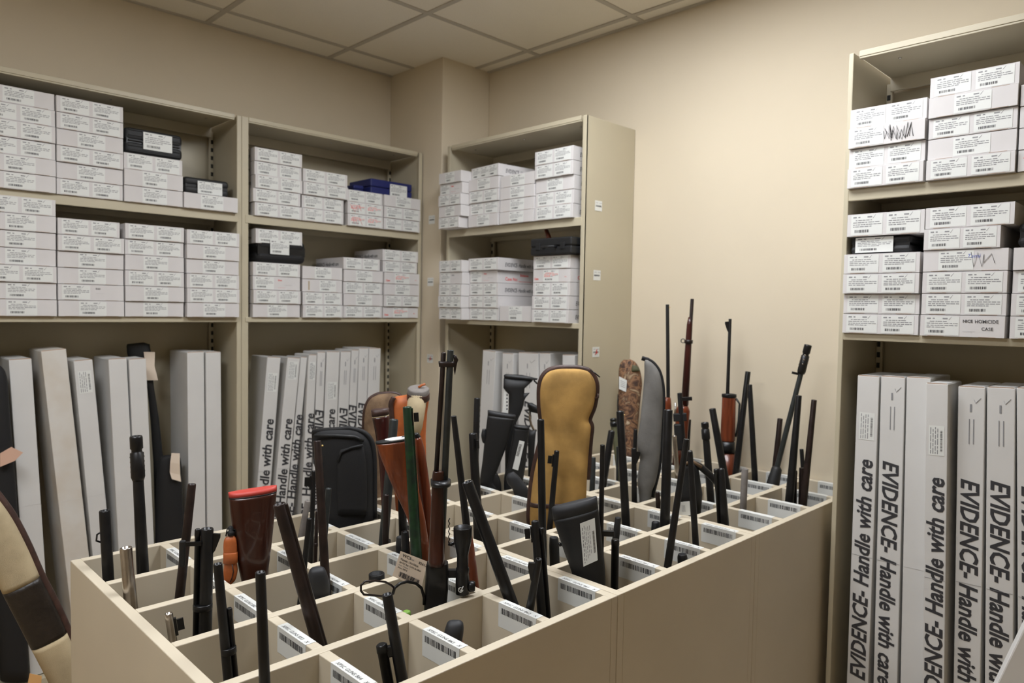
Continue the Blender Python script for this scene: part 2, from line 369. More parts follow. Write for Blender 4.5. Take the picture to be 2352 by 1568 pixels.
LIM = {'shelf, left bookcase': (.3, 1.3445), 'shelf, middle bookcase': (1.3975, 2.3155), 'shelf, pillar bookcase': (-2.8145, -1.953), 'shelf, right bookcase': (-.877, .07)}
LAST = {}
SN = ['first', 'second', 'third', 'fourth']
def stack(kind, unit, lev, si, xl, xr, n0, codes, ytop, ref='r', prot=.015, sides={}, z0=None, rot={}, shift={}):
    zb = (Z2 if lev == 'upper' else Z1) if z0 is None else z0
    pf = (YF if kind == 'L' else XF)-prot; on = onY if kind == 'L' else onX
    px = xr if ref == 'r' else xl
    zt = on(px, ytop, pf).z; h = (zt-zb)/len(codes); dep = .26 if kind == 'L' else .29
    z = zb
    for i, c in enumerate(codes):
        a, b_ = shift.get(i, (xl, xr)); ym = {'upper': 400, 'lower': 650}[lev]
        A = on(a, ym, pf); B = on(b_, ym, pf)
        hh = h
        jit = random.uniform(-.007, .005); loc = (A+B)/2; loc.z = z
        if kind == 'L': loc.y = pf+jit
        else: loc.x = pf+jit
        ca, cb2 = (A.x, B.x) if kind == 'L' else (-A.y, -B.y); lo_, hi_ = LIM[unit]
        ca = max(ca, lo_, LAST.get((unit, lev, si-1), -9)); cb2 = min(cb2, hi_)
        if i == 0: LAST[(unit, lev, si)] = cb2+.0005
        else: LAST[(unit, lev, si)] = max(LAST[(unit, lev, si)], cb2+.0005)
        w_ = cb2-ca-.0015; loc[0 if kind == 'L' else 1] = (ca+cb2)/2*(1 if kind == 'L' else -1)
        if i+n0 == 0: pos = 'at the bottom of'
        else: pos = ORD[i+n0]+' up in'
        lab = '%s, %s %s stack, %s %s' % (DESC[c], pos, SN[si], lev, unit)
        carton(lab, unit+' '+lev+' shelf evidence boxes', loc, frameM(kind)+random.uniform(-.006, .006)+rot.get(i, 0), w_, hh-.0018, dep, c, sides.get(i, ''))
        z += hh
    return z
U = 'shelf, left bookcase'
stack('L', U, 'upper', 0, -46, 128, 0, 'SSDDDS', 216)
stack('L', U, 'upper', 1, 130, 283, 0, 'DSDSDD', 247)
z3 = stack('L', U, 'upper', 2, 285, 420, 0, 'SSD', 368)
z4 = stack('L', U, 'upper', 3, 423, 547, 0, 'S', 454.6, prot=.025)
stack('L', U, 'lower', 0, -40, 130, 0, 'SSDSSSD', 459)
stack('L', U, 'lower', 1, 133, 285, 0, 'SLSSDD', 512, shift={5: (133, 275)})
stack('L', U, 'lower', 2, 287, 422, 0, 'SSDSDD', 523)
stack('L', U, 'lower', 3, 429, 552, 0, 'SDDSSD', 536, prot=.025)
U = 'shelf, middle bookcase'
AL = {i: 'l' for i in range(7)}; AR = {i: 'r' for i in range(7)}
stack('L', U, 'upper', 0, 585, 694, 0, 'DDDDD', 355, sides=AL, shift={1: (581, 690)})
stack('L', U, 'upper', 1, 695.5, 798, 0, 'DDDD', 402, shift={1: (693, 791), 0: (693, 790)})
stack('L', U, 'upper', 2, 795, 880, 0, 'ZZD', 445)
zb4 = stack('L', U, 'upper', 3, 883, 966, 0, 'DDS', 458, prot=.022)
zk = stack('L', U, 'lower', 0, 581, 690, 0, 'SDrD', 606.6, sides=AL)
stack('L', U, 'lower', 0, 588, 695, 4, 'D', 533, sides=AL, z0=zk+.082)
stack('L', U, 'lower', 1, 692.5, 787, 0, 'DDBS', 615)
stack('L', U, 'lower', 2, 789, 879, 0, 'DSDSD', 596, sides={4: 'l'}, shift={4: (779, 871)})
stack('L', U, 'lower', 3, 881, 962, 0, 'RDSRDD', 578, sides={5: 'l', 4: 'l'}, shift={4: (876, 958), 5: (876, 961)})
U = 'shelf, pillar bookcase'
stack('R', U, 'upper', 0, 1005, 1061, 0, 'DSDrS', 400, 'l', shift={0: (998, 1057)}, prot=.065)
stack('R', U, 'upper', 1, 1074, 1148, 0, 'SDDST', 388, 'l', sides=AR, rot={4: -.09})
stack('R', U, 'upper', 2, 1150, 1228.5, 0, 'SSSS', 391, 'r')
stack('R', U, 'upper', 3, 1230, 1318, 0, 'DDSDD', 350, 'l', sides=AR)
stack('R', U, 'lower', 0, 1005, 1061, 0, 'DTDLD', 599, 'l', prot=.06)
stack('R', U, 'lower', 1, 1072, 1146, 0, 'DDDrD', 594, 'l', sides={4: 'r', 3: 'rc', 2: 'r'}, shift={3: (1073, 1141), 2: (1072, 1144)})
stack('R', U, 'lower', 2, 1148, 1221, 0, 'S', 702, 'r')
zc = stack('R', U, 'lower', 3, 1223, 1308, 0, 'DDDRD', 588, 'l', sides={0: 'r', 1: 'r', 3: 'rc'}, prot=.03)
U = 'shelf, right bookcase'
stack('R', U, 'upper', 0, 1946, 2122, 0, 'DDXD', 253, 'l')
stack('R', U, 'upper', 1, 2127.6, 2331.7, 0, 'DSDSD', 181, 'l')
stack('R', U, 'upper', 2, 2335, 2600, 0, 'PDDD', 195.6, 'l')
zr = stack('R', U, 'lower', 0, 1937, 2113, 0, 'DDDD', 584, 'l')
stack('R', U, 'lower', 0, 1940, 2118, 4, 'D', 493, 'l', z0=zr+.053)
stack('R', U, 'lower', 1, 2114, 2315, 0, 'HDDQDD', 478, 'l', shift={4: (2096, 2295), 5: (2119, 2324)})
zr3 = stack('R', U, 'lower', 2, 2319, 2580, 0, 'DDDS', 568, 'l')

# ------------------------------------------------------------------ pistol cases on the shelves
def hardcase(label, name, kind, xl, xr, ytop, ybot, z, prot, dep, m, ribs=0, round_=.012, lab=None, handle=False, latches=0, ym=None):
    on = onY if kind == 'L' else onX; pf = (YF if kind == 'L' else XF)-prot; ym = ym or (ytop+ybot)/2
    A = on(xl, ym, pf); B = on(xr, ym, pf); h_ = on((xl+xr)/2, ytop, pf).z - on((xl+xr)/2, ybot, pf).z
    loc = (A+B)/2; loc.z = z+.0005; w_ = (B-A).length; hw = w_/2
    th = thing(name, label, 'case', loc, frameM(kind)); th['_o'] = (0, 0, 0)
    lo = MB().box((-hw, 0, 0), (hw, dep, h_*.48)).build('case_bottom', m, th, bevel=round_, seg=4, loc=(0,0,0))
    MB().box((-hw, 0, h_*.5), (hw, dep, h_)).build('case_lid', m, th, bevel=round_, seg=4, loc=(0,0,0))
    MB().box((-hw+.006, .004, h_*.3), (hw-.006, dep-.004, h_*.7)).build('seam', 'steel', th, loc=(0,0,0))
    for i in range(ribs):
        zz = h_*(i+.5)/ribs
        MB().box((-hw+.012, -.003, zz-.0025), (hw-.012, .003, zz+.0025)).build('rib', m, lo, bevel=.0015, loc=(0,0,0))
    if lab: add_sticker(th, -hw+w_*lab[0], h_*lab[1], lab[2]*w_/.096, lab[3]*h_/.047, d=.004)
    if handle: 
        MB().path([(-.035, 0, h_*.45), (-.035, -.022, h_*.45), (.035, -.022, h_*.45), (.035, 0, h_*.45)], .005, 0, 8).build('handle', m, th, loc=(0,0,0))
    for i in range(latches):
        x = (-.6 if i == 0 else .6)*hw
        MB().box((x-.012, -.004, h_*.3), (x+.012, .002, h_*.7)).build('latch', m, th, bevel=.002, loc=(0,0,0))
    return th
hardcase('black ribbed pistol case on third stack, upper shelf of left bookcase', 'pistol_case', 'L', 288, 419, 303, 362, z3, .0, .22, 'poly', ribs=5, round_=.016, lab=(.30, .22, .5, .66))
hardcase('small black case with white sticker beside left bookcase upright, upper shelf', 'pistol_case', 'L', 424, 526, 418, 456, z4, -.01, .2, 'poly', ribs=0, round_=.014, lab=(.28, .05, .55, .75), handle=False)
hardcase('navy blue plastic case atop fourth stack, upper shelf, middle bookcase', 'pistol_case', 'L', 852, 946, 421, 456, zb4, -.02, .2, 'blue', round_=.006, lab=(.44, .0, .42, .8))
hardcase('long navy blue case behind, atop third stack of middle bookcase', 'pistol_case', 'L', 812, 836, 428, 446, stack.__defaults__ and onY(880, 445, YF-.015).z, -.06, .15, 'blue', round_=.006)
hardcase('soft black pouch squeezed between white boxes, lower shelf, middle bookcase', 'pistol_pouch', 'L', 590, 704, 553, 607, zk, .012, .26, 'nylon', round_=.026, lab=(.25, .35, .38, .6))
hardcase('black latched hard case atop white boxes, lower shelf, pillar bookcase', 'pistol_case', 'R', 1218, 1312, 549, 588, zc, .045, .22, 'poly', ribs=0, round_=.007, latches=2, handle=True)
hardcase('black cylinder case with curled sticker between white boxes, right bookcase', 'pistol_case', 'R', 1953, 2094, 538, 577, zr, .0, .26, 'poly', round_=.017, lab=(.1, .06, .62, .9))
hardcase('shiny black bag at right photo edge, lower shelf, right bookcase', 'pistol_pouch', 'R', 2336, 2440, 512, 570, zr3, .0, .24, 'nylon', round_=.022)
g = onX(1257, 548, XF+.06); gt = thing('wooden_grip', 'brown wooden grip standing on the black latched case, pillar bookcase', 'grip', (g.x, g.y, zc+.056))
gz = zc+.075
MB().rings([[V((g.x+.011*math.sin(a), g.y+dy+r*math.cos(a), gz+zz)) for a in [2*math.pi*q/10 for q in range(10)]] for zz, dy, r in ((0, -.012, .016), (.02, -.006, .013), (.04, .004, .009), (.06, .012, .004))]).build('grip', 'cherry', gt)

# ------------------------------------------------------------------ long boxes in the lower bays
def longbox(kind, desc, L0, L1, R0, prot=-.03, dep=.2, text=None, tpx=None, m='card2', stk=None, fine=False, tz0=1.12, tz1=None, bottom=.0615, wav=False):
    """L0,L1: two points of the front left edge; R0: top right corner"""
    on = onY if kind == 'L' else onX; pf = (YF if kind == 'L' else XF)-prot
    A = on(*L0, pf); B = on(*L1, pf); R = on(*R0, pf)
    if L1[0] < 10: B = V((L1[0], pf, bottom)) if kind == 'L' else V((pf, L1[0], bottom))
    d = (A-B).normalized(); w_ = (R-A).length
    k = (A.z-bottom)/d.z; P0 = A-d*k                      # foot of the left edge
    th = thing('long_evidence_box', desc, 'box', P0, 0, None)
    ex = (R-A); ex.z = 0; ex = ex.normalized(); ex = (ex-d*ex.dot(d)).normalized(); dd = V((0, 1, 0)) if kind == 'L' else V((1, 0, 0))
    L = k
    lift = max(0, -(ex.z)*w_)                            # keep the raised corner off the base
    O = P0 + V((0, 0, lift+.0003))
    L -= lift
    o = MB().obox(O, ex*w_, d*L, dd*dep).build('carton', m, th, bevel=.002); sub(o)
    tp = MB(); tp.obox(O+d*(L-.0005)+ex*.004+dd*.003, ex*(w_-.008), d*.0022, dd*(dep-.006)); tp.obox(O+d*(L-.0008)+ex*.003+dd*.0005, ex*(w_-.006), d*.003, dd*.0015, 1)
    tp.build('end_flap', [m, 'cardedge'], o)
    n = -dd
    pr = MB()
    def placed(z): return (z-O.z)/d.z
    if text:
        z_hi, z_lo = tz0, (tz1 if tz1 is not None else tz0-.69)
        a, b_ = placed(z_lo), placed(z_hi); Lt = b_-a
        if text == 'up': pr.text(EV, .062, O+ex*(w_*.5+.021)+d*a+n*.0006, d, -ex, 0, .22, .028, Lt)
        else: pr.text(EV, .062, O+ex*(w_*.5-.021)+d*b_+n*.0006, -d, ex, 0, .22, .028, Lt)
    pm = MB()
    if fine:
        for q in (0, 1):
            pm.obox(O+ex*(w_*(.42+.16*q))+d*(L-.16)+n*.0006, ex*.0025, d*.07, n*.0002, 1)
        pm.obox(O+ex*(w_*.45)+d*(L-.07)+n*.0006, ex*.005, d*.022, n*.0002, 1)
        pm.path([O+ex*(w_*.6)+d*(L-.035)+n*.0008, O+ex*(w_*.66)+d*(L-.045)+n*.0008, O+ex*(w_*.85)+d*(L-.03)+n*.0008], .0006, 1, 4)
    if stk:
        s_ = placed(stk)
        sb = MB(); so = O+ex*(w_*.16)+d*s_+n*.0006
        W_, H_ = w_*.7, .085
        sb.quad(so, ex*W_, d*H_, 0)
        r = random.Random(int(L0[0])); yb = .012
        while yb < H_-.014:
            hh = r.choice((.001, .002)); sb.quad(so+ex*(W_*.74)+d*yb+n*.0003, ex*(W_*.14), d*hh, 1); yb += hh+.0018
        for q in range(4):
            y = .004
            while y < H_-.01:
                l_ = r.uniform(.006, .02); sb.quad(so+ex*(W_*(.1+.15*q))+d*y+n*.0003, ex*.0022, d*min(l_, H_-.004-y), 2); y += l_+.003
        sb.build('sticker', ['paper', 'ink', 'greyink'], th)
    if pm.v: pm.build('printed_form', ['ink', 'greyink'], o)
    if pr.v: pr.build('lettering', ['ink', 'greyink'], o)
    # crease across the front
    q = MB(); s_ = placed(.70); 
    q.obox(O+ex*.002+d*s_+n*.0004, ex*(w_-.004), d*.0008, n*.0003); q.build('crease', 'greyink' if text else 'card2', o)
    return th
lb = [
 ('L', 'plain white long box, leftmost in the left bookcase\'s lower bay', (20, 827), (44, 1180), (72, 820), -.03, {}),
 ('L', 'tallest stained white long box in the left bookcase\'s lower bay', (94, 807), (137, 1180), (151, 797.5), -.01, dict(m='cardstain')),
 ('L', 'narrow white long box with upright sticker near its top, left bookcase', (169, 829.6), (203.6, 1180), (211.6, 821.6), -.03, dict(stk=1.10)),
 ('L', 'white long box beside the stickered one, grey print on its side, left bookcase', (249, 825.6), (268, 1180), (290.6, 820), -.03, {}),
 ('L', 'white long box just left of the black rifle with buff tag', (296, 825.6), (312, 1180), (335, 820), -.03, dict(dep=.12)),
 ('L', 'left of two upright white long boxes beside the left bookcase upright', (429.6, 809.6), (433.6, 1180), (468.4, 809), -.05, {}),
 ('L', 'right of two upright white long boxes beside the left bookcase upright', (472.4, 809.6), (476, 1180), (507, 808), -.05, dict(dep=.18)),
 ('L', 'leftmost leaning long box reading Handle with care, middle bookcase', (614.4, 820), (1.402, 0), (645, 820), -.02, dict(text='up', stk=1.06, tz0=.937, dep=.16)),
 ('L', 'second leaning long box from the left, middle bookcase', (661, 821), (1.478, 0), (690, 822), -.02, dict(text='up', stk=1.11, tz0=.93, dep=.16)),
 ('L', 'third leaning long box from the left, middle bookcase', (691, 820), (1.554, 0), (706, 820), -.03, dict(text='up', tz0=.941, dep=.14)),
 ('L', 'fourth leaning long box from the left, middle bookcase', (709.5, 815), (1.645, 0), (728, 815), -.02, dict(text='up', stk=1.10, tz0=.943, dep=.14)),
 ('L', 'fifth leaning long box from the left, lettering reading downward, middle bookcase', (729.6, 809), (1.702, 0), (748, 809.6), -.02, dict(text='down', tz0=.958, fine=True, dep=.14)),
 ('L', 'sixth leaning long box from the left, sticker near its top, middle bookcase', (751, 808), (1.752, 0), (780.5, 809.6), -.02, dict(text='up', stk=1.0, tz0=.954, dep=.16)),
 ('L', 'seventh leaning long box from the left, middle bookcase', (783, 808), (1.826, 0), (806, 804), -.02, dict(text='down', tz0=.956, fine=True, dep=.16)),
 ('L', 'eighth leaning long box from the left, middle bookcase', (808, 804), (1.882, 0), (824, 800), -.02, dict(text='down', tz0=.966, fine=True, dep=.16)),
 ('L', 'ninth long box from the left, above the brown suede case', (825.5, 800), (1.938, 0), (847, 800), -.02, dict(text='down', tz0=.972, fine=True, dep=.16)),
 ('L', 'last white long box at the right end of the middle bookcase', (848.4, 800), (2.0, 0), (875, 799), -.02, dict(fine=True, dep=.16)),
 ('R', 'scuffed long box leaning leftmost in the pillar bookcase', (1109.6, 804), (1097.5, 1044), (1139, 807), -.03, dict(fine=True)),
 ('R', 'second long box in the pillar bookcase, behind the black skeleton stock', (1153.8, 811), (1150, 1044), (1179, 811), -.03, dict(fine=True, stk=.98)),
 ('R', 'broad long box in the middle of the pillar bookcase', (1191, 809.6), (1190, 1044), (1236, 809), -.03, dict(text='down', tz0=1.032, fine=True)),
 ('R', 'long box above the golden canvas case\'s left shoulder, pillar bookcase', (1239, 811), (1239, 1044), (1264, 814), -.03, dict(fine=True)),
 ('R', 'long box above the golden canvas case\'s right shoulder, pillar bookcase', (1291.7, 815), (1292, 1044), (1320, 817.6), -.03, dict(dep=.18)),
 ('R', 'first long box from the left in right bookcase, lettering reading upward', (1970, 862), (1944.6, 1568), (2020, 864), -.02, dict(text='up', stk=1.065, tz0=1.004, tz1=.31)),
 ('R', 'second long box in right bookcase, lettering reading downward', (2023.7, 864), (2006, 1568), (2079, 866), -.02, dict(text='down', fine=True, tz0=1.009)),
 ('R', 'blank long box between two lettered ones, right bookcase', (2082.4, 866), (2068, 1568), (2138, 866), -.02, {}),
 ('R', 'buckled long box pulled forward in right bookcase, lettering reading upward', (2127, 880), (2118, 1568), (2178, 883), .03, dict(text='up', stk=1.055, tz0=.992, tz1=.30, dep=.14)),
 ('R', 'long box with small pencil tick, right of the buckled one', (2201, 887), (2190, 1568), (2263, 887), .0, dict(text='down', fine=True, tz0=.995)),
 ('R', 'long box with lettering reading downward, second from photo\'s right edge', (2267.3, 889), (2262, 1568), (2332, 888), .0, dict(text='down', fine=True, tz0=1.003)),
 ('R', 'long box cut off by the photo\'s right edge', (2335, 891), (2338, 1568), (2403, 891), .0, dict(text='down', tz0=1.0)),
]
for kind, lab, a, b, r, prot, kw in lb: longbox(kind, lab, a, b, r, prot, **kw)

# ------------------------------------------------------------------ barcode labels on pillar, bookcase side
def small_sticker(parent, o, ex, ez, n, w_=.046, h_=.038, red=False, top=None, name='barcode_sticker'):
    b = MB(); b.quad(o+n*.0006, ex*w_, ez*h_, 0)
    r = random.Random(int(o.z*1000)); x = .006
    while x < w_-.006:
        l_ = r.choice((.0008, .0016)); b.quad(o+n*.001+ex*x+ez*(h_*.40), ex*l_, ez*(h_*.16), 1); x += l_+.0009
    b.text('XPSC   GUNS', h_*.16, o+n*.001+ex*.006+ez*(h_*.72), ex, ez, 2)
    if red: b.path([o+n*.0013+ex*(w_*.4)+ez*(h_*.2), o+n*.0013+ex*(w_*.62)+ez*(h_*.75), o+n*.0013+ex*(w_*.55)+ez*(h_*.3), o+n*.0013+ex*(w_*.72)+ez*(h_*.5)], .0013, 3, 4)
    ob = b.build(name, ['paper', 'ink', 'greyink', 'redink'], parent)
    return ob
s3p = thing('x', 'x', 'x', (0, 0, 0)); bpy.data.objects.remove(s3p)
for (px, py, red) in ((1366, 483, 0), (1362.5, 643, 0), (1360, 820, 1)):
    o = onY(px, py, 1.9375-.0005)
    # side panel is a child-bearing unit rotated -90 deg: give local coordinates
    loc = s3.location; R = Matrix.Rotation(-s3.rotation_euler.z, 3, 'Z')
    small_sticker(s3, R @ (o-loc), R @ V((1, 0, 0)), V((0, 0, 1)), R @ V((0, -1, 0)), .048, .043, bool(red))
for i, (px, py) in enumerate(((985, 515), (982, 657), (981, 832))):
    o = onX(px, py, 2.345)
    ob = small_sticker(None, o, V((0, -1, 0)), V((0, 0, 1)), V((-1, 0, 0)), .05, .044, i == 2)
    ob['label'] = ['topmost barcode sticker on the beige corner pillar', 'middle barcode sticker on the beige corner pillar', 'lowest barcode sticker with red scribble on the corner pillar'][i]; ob['category'] = 'sticker'
#PART2
# ------------------------------------------------------------------ the compartment rack
K = .61; ZR = .84; TH = .0215
CX = [(.744, 1.062), (1.062, 1.380), (1.380, 1.698), (1.698, 2.016), (2.0535, 2.380), (2.380, 2.710), (2.710, 3.040), (3.0785, 3.395), (3.395, 3.712), (3.712, 4.029), (4.029, 4.346)]
RY = [(1.522, 1.843), (1.843, 2.163), (2.163, 2.484), (2.484, 2.804), (2.804, 3.125)]
def rack(label, c0, c1):
    x0, x1 = CX[c0][0]*K, CX[c1][1]*K; y0, y1 = RY[0][0]*K, RY[4][1]*K; h = TH/2; e = .0006
    th = thing('gun_rack', label, 'rack', ((x0+x1)/2, (y0+y1)/2, 0))
    P = {}
    for n, x in (('n', x0), ('f', x1)):
        P[n] = MB().box((x-h+.0, y0-h, 0), (x+h, y1+h, ZR)).build('end_panel', 'rack', th, bevel=.0016)
    for y in (y0, y1): P[y] = MB().box((x0+h, y-h, 0), (x1-h, y+h, ZR)).build('side_panel', 'rack', th, bevel=.0016)
    MB().box((x0+h, y0+h, .012), (x1-h, y1-h, .03)).build('bottom_panel', 'rack', th)
    for r in range(1, 5): MB().box((x0+h, RY[r][0]*K-h, .031), (x1-h, RY[r][0]*K+h, ZR)).build('long_divider', 'rack', th, bevel=.0016)
    for c in range(c0, c1+1):
        x = CX[c][1]*K
        for r in range(5):
            ya, yb = RY[r][0]*K+h, RY[r][1]*K-h
            if c < c1: par = sub(MB().box((x-h, ya, .031), (x+h, yb, ZR-.0004)).build('cross_divider', 'rack', th, bevel=.0016))
            else: par = sub(P['f'])
            zt = ZR-.0004 if c < c1 else ZR
            # folded barcode label: over the top edge and down the face towards the aisle
            b = MB(); yl = yb-.045+random.uniform(-.006, .006); W_ = .108; H_ = .05; n = V((-1, 0, 0)); fx = x-h-.0005
            o = V((fx, yl, zt-H_)); ex = V((0, -1, 0)); ez = V((0, 0, 1))
            b.quad(o, ex*W_, ez*(H_+.0005), 0); b.quad(V((fx, yl, zt+.0006)), ex*W_, V((TH*.97, 0, 0)), 0)
            rr = random.Random(c*7+r); q = .008
            while q < W_-.010:
                l_ = rr.choice((.0009, .0016, .0026)); b.quad(o+n*.0003+ex*q+ez*(H_-.021), ex*l_, ez*.0125, 1); q += l_+rr.choice((.0009, .0014, .002))
            num = 'B%d%d' % (6-r, max(1, 4-r-c) if c < 4 else (c-3))
            if c < 7:
                tz = V((fx+.004, yl, zt+.0009))
                for tx_, dx in (('XPSC', .008), ('GUNS '+num, .038), ('X', .095)): b.text(tx_, .0105, tz+ex*dx, ex, V((1, 0, 0)), 2, .1)
            b.build('bin_label', ['paper', 'ink', 'ink'], par)
    return th
rack('beige laminate compartment rack nearest the viewer, labels B61 to B64', 0, 3)
rack('beige laminate compartment rack in the middle of the row, three bins long', 4, 6)
rack('beige laminate compartment rack farthest away, touching the bare wall', 7, 10)

# ------------------------------------------------------------------ long guns
def cell(c, r, ins=0.):
    return (CX[c][0]*K+TH/2+ins, CX[c][1]*K-TH/2-ins, RY[r][0]*K+TH/2+ins, RY[r][1]*K-TH/2-ins)
def clip(n, d, bx):                               # points of the line n.p=d inside a rectangle
    x0, x1, y0, y1 = bx; pts = []
    N = 14
    for i in range(N+1):
        if abs(n[1]) > abs(n[0]):
            x = x0+(x1-x0)*i/N; y = (d-n[0]*x)/n[1]
        else:
            y = y0+(y1-y0)*i/N; x = (d-n[1]*y)/n[0]
        if x0-1e-6 <= x <= x1+1e-6 and y0-1e-6 <= y <= y1+1e-6: pts.append((x, y))
    return pts
SEG = []
def segdist(p1, q1, p2, q2):
    best = 9; N = 8
    for i in range(N+1):
        p = p1+(q1-p1)*(i/N); d = q2-p2; t_ = max(0, min(1, (p-p2).dot(d)/d.dot(d))); best = min(best, (p2+d*t_-p).length)
    return best
def solve(top, bot, c, r, ri, zf0=.034, Lmax=1.3, ins=.03):
    a = ray(*top); b = ray(*bot); n = a.cross(b).normalized(); best = None
    cr = clip((n.x, n.y), -n.z*(ZR-HC), cell(c, r, ri+.002))
    if not cr:                                   # gun line misses the bin on the rack plane: take the nearest spot
        x0, x1, y0, y1 = cell(c, r, ri+.002); g = onZ(*bot, ZR); cr = [(min(max(g.x, x0), x1), min(max(g.y, y0), y1))]
    for zf in (zf0, .15, .28, .4, .5):
        fl = clip((n.x, n.y), -n.z*(zf-HC), cell(c, r, ins if zf == zf0 else ri+.004)) or []
        for C_ in cr:
            Cp = V((C_[0], C_[1], ZR))
            for F_ in fl:
                Fp = V((F_[0], F_[1], zf)); d = (Cp-Fp)
                # intersection with the ray of the muzzle (all in one plane)
                rhs = CAM-Fp; m = a.cross(d)
                den = m.dot(m)
                if den < 1e-9: continue
                s_ = rhs.cross(a).dot(d.cross(a))/den
                T = Fp+d*s_
                if (T-CAM).dot(fw) < .3 or T.z < ZR-.2: continue
                L = (T-Fp).length; hd = abs(math.hypot(T.x, T.y)-math.hypot(Cp.x, Cp.y))
                sc = hd*1.0+max(0, L-Lmax)*5+(zf-zf0)*.35+((Cp.x-(CX[c][0]+CX[c][1])/2*K)**2+(Cp.y-(RY[r][0]+RY[r][1])/2*K)**2)*2
                if SEG and (best is None or sc < best[0]):
                    for a2, b2, r2_ in SEG:
                        if (a2-Cp).length < 1.4 and abs(b2.x-Fp.x) < .24 and abs(b2.y-Fp.y) < .24: sc += 4*max(0, r2_+ri+.014-segdist(T, Fp, a2, b2))
                if T.x > XW-.03 or (T.x > 2.29 and T.y > 1.92) or T.y > YF-.06: sc += 5
                if T.x > 2.30 and T.y < .9: sc += 5
                if best is None or sc < best[0]: best = (sc, T, Fp, Cp)
    if best is None:
        x0, x1, y0, y1 = cell(c, r, .04); g = onZ(*bot, ZR); Cp = V((min(max(g.x, x0), x1), min(max(g.y, y0), y1), ZR))
        T = onP(*top, Cp); return 9, T, V((Cp.x, Cp.y, zf0)), Cp
    return best
def yof(P):
    d = P-CAM; return 784-FPX*d.dot(up)/d.dot(fw)
def ring_c(P, a, e1, e2, rx, ry, n=20, ex=1.):
    out = []
    for q in range(n):
        t = 2*math.pi*q/n; c, s = math.cos(t), math.sin(t)
        out.append(P+e1*(rx*math.copysign(abs(c)**ex, c))+e2*(ry*math.copysign(abs(s)**ex, s)))
    return out
def gun(name, label, top, bot, w, c, r, m='steel', phi=0, sight=None, mag=None, rib=False, brake=None, fore=None, foremat='walnut', band=None, stock='walnut', recv='steel', Lmax=1.28, cat='gun', taper=1.15, ramp=False, group=None, extra=None, swivel=None, short=False):
    ri = .012
    sc, T, F, Cp = solve(top, bot, c, r, ri, Lmax=Lmax)
    cl = min([segdist(T, F, a2, b2)-r2_ for a2, b2, r2_ in SEG if abs(b2.x-F.x) < .24 and abs(b2.y-F.y) < .24] or [.04])
    bx_ = cell(c, r); wl = min(min(p.x-bx_[0], bx_[1]-p.x, p.y-bx_[2], bx_[3]-p.y) for p in (F, F*.5+Cp*.5))
    kk = max(.25, min(1, (wl-.001)/.0315, cl/.030)); SEG.append((T, F, .012+.004*kk))
    L = (T-F).length; a = (F-T)/L; dep = (T-CAM).dot(fw); rad = w/2*dep/FPX
    wv = (CAM-T); wv = (wv-a*wv.dot(a)).normalized(); uv = (-a).cross(wv)
    s = uv*math.cos(math.radians(phi))+wv*math.sin(math.radians(phi)); q = a.cross(s)
    P = lambda t, h=0, l=0: T+a*t+s*h+q*l
    lo, hi = 0, L
    def tpx(y):
        lo, hi = 0., L
        for _ in range(30):
            mid = (lo+hi)/2
            if yof(P(mid)) < y: lo = mid
            else: hi = mid
        return (lo+hi)/2
    tr = (T-Cp).length                          # distance from the muzzle to the rack's top plane
    f0 = tpx(fore) if fore else max(tr+.03, .42*L)
    f1 = max(f0+.08, min(.62*L, f0+.27)); r1 = min(f1+.17, L-.12)
    if f1 > L-.2: f1 = max(f0+.02, L-.2); r1 = L-.1
    th = thing(name, label, cat, (F.x, F.y, F.z), 0, group)
    rb = rad*(.74 if w > 14 else .5)
    b = MB().lathe(T, a, [(.035, rb), (0, rb), (0, rad*.93), (.0015, rad), (tr, rad*taper), (f1, rad*taper*1.1)], 0, 24, e1=wv)
    b.lathe(T+a*.034, -a, [(0, rb*.98), (.001, rb*.9)], 1, 12)
    bar = sub(b.build('barrel', [m, 'bore'], th))
    if rib:
        MB().obox(P(.004, rad*.75, -.0035), a*(f1-.01), s*(rad*.55), q*.007).build('rib', m, th)
    if sight == 'bead': MB().lathe(P(.012, rad*.8), s, [(0, .0015), (.003, .0022), (.005, .0018), (.006, .0006)], 0, 10).build('front_sight', 'brass', th)
    if sight == 'post':
        k = MB(); k.add([P(.010, rad*.7, -.003), P(.055, rad*.7, -.003), P(.045, rad+.004, -.003), P(.020, rad+.013, -.003), P(.012, rad+.013, -.003),
                         P(.010, rad*.7, .003), P(.055, rad*.7, .003), P(.045, rad+.004, .003), P(.020, rad+.013, .003), P(.012, rad+.013, .003)],
                        [(4,3,2,1,0), (5,6,7,8,9), (0,1,6,5), (1,2,7,6), (2,3,8,7), (3,4,9,8), (4,0,5,9)])
        k.build('front_sight', 'steel', th)
    if sight == 'hood':
        k = MB(); k.obox(P(.012, rad*.7, -.004), a*.034, s*.006, q*.008); k.obox(P(.016, rad+.004, -.0025), a*.022, s*.012, q*.005); k.build('front_sight', 'steel', th)
    if mag:
        off, st, rr = mag; mr = rad*rr; ms = tpx(st) if st > 50 else st
        k = MB(); cx = -(rad+mr)*off
        k.lathe(P(ms, cx), a, [(0, mr*.7), (.002, mr*.95), (.014, mr*1.02), (.0145, mr*.93), (max(f0-ms, .1), mr*.93)], 0, 18)
        k.build('magazine_tube', m, th)
    if band:
        for y_ in band:
            tb = tpx(y_); mr = rad*(mag[2] if mag else .7); k = MB(); cen = P(tb, -mr*(.9 if mag else 0))
            k.lathe(cen, a, [(0, rad*1.0+mr*.9), (.001, rad*1.1+mr*.95), (.011, rad*1.1+mr*.95), (.012, rad+mr*.9)] if mag else [(0, rad*1.1), (.001, rad*1.3), (.01, rad*1.3), (.011, rad*1.1)], 0, 18)
            k.build('barrel_band', m, th)
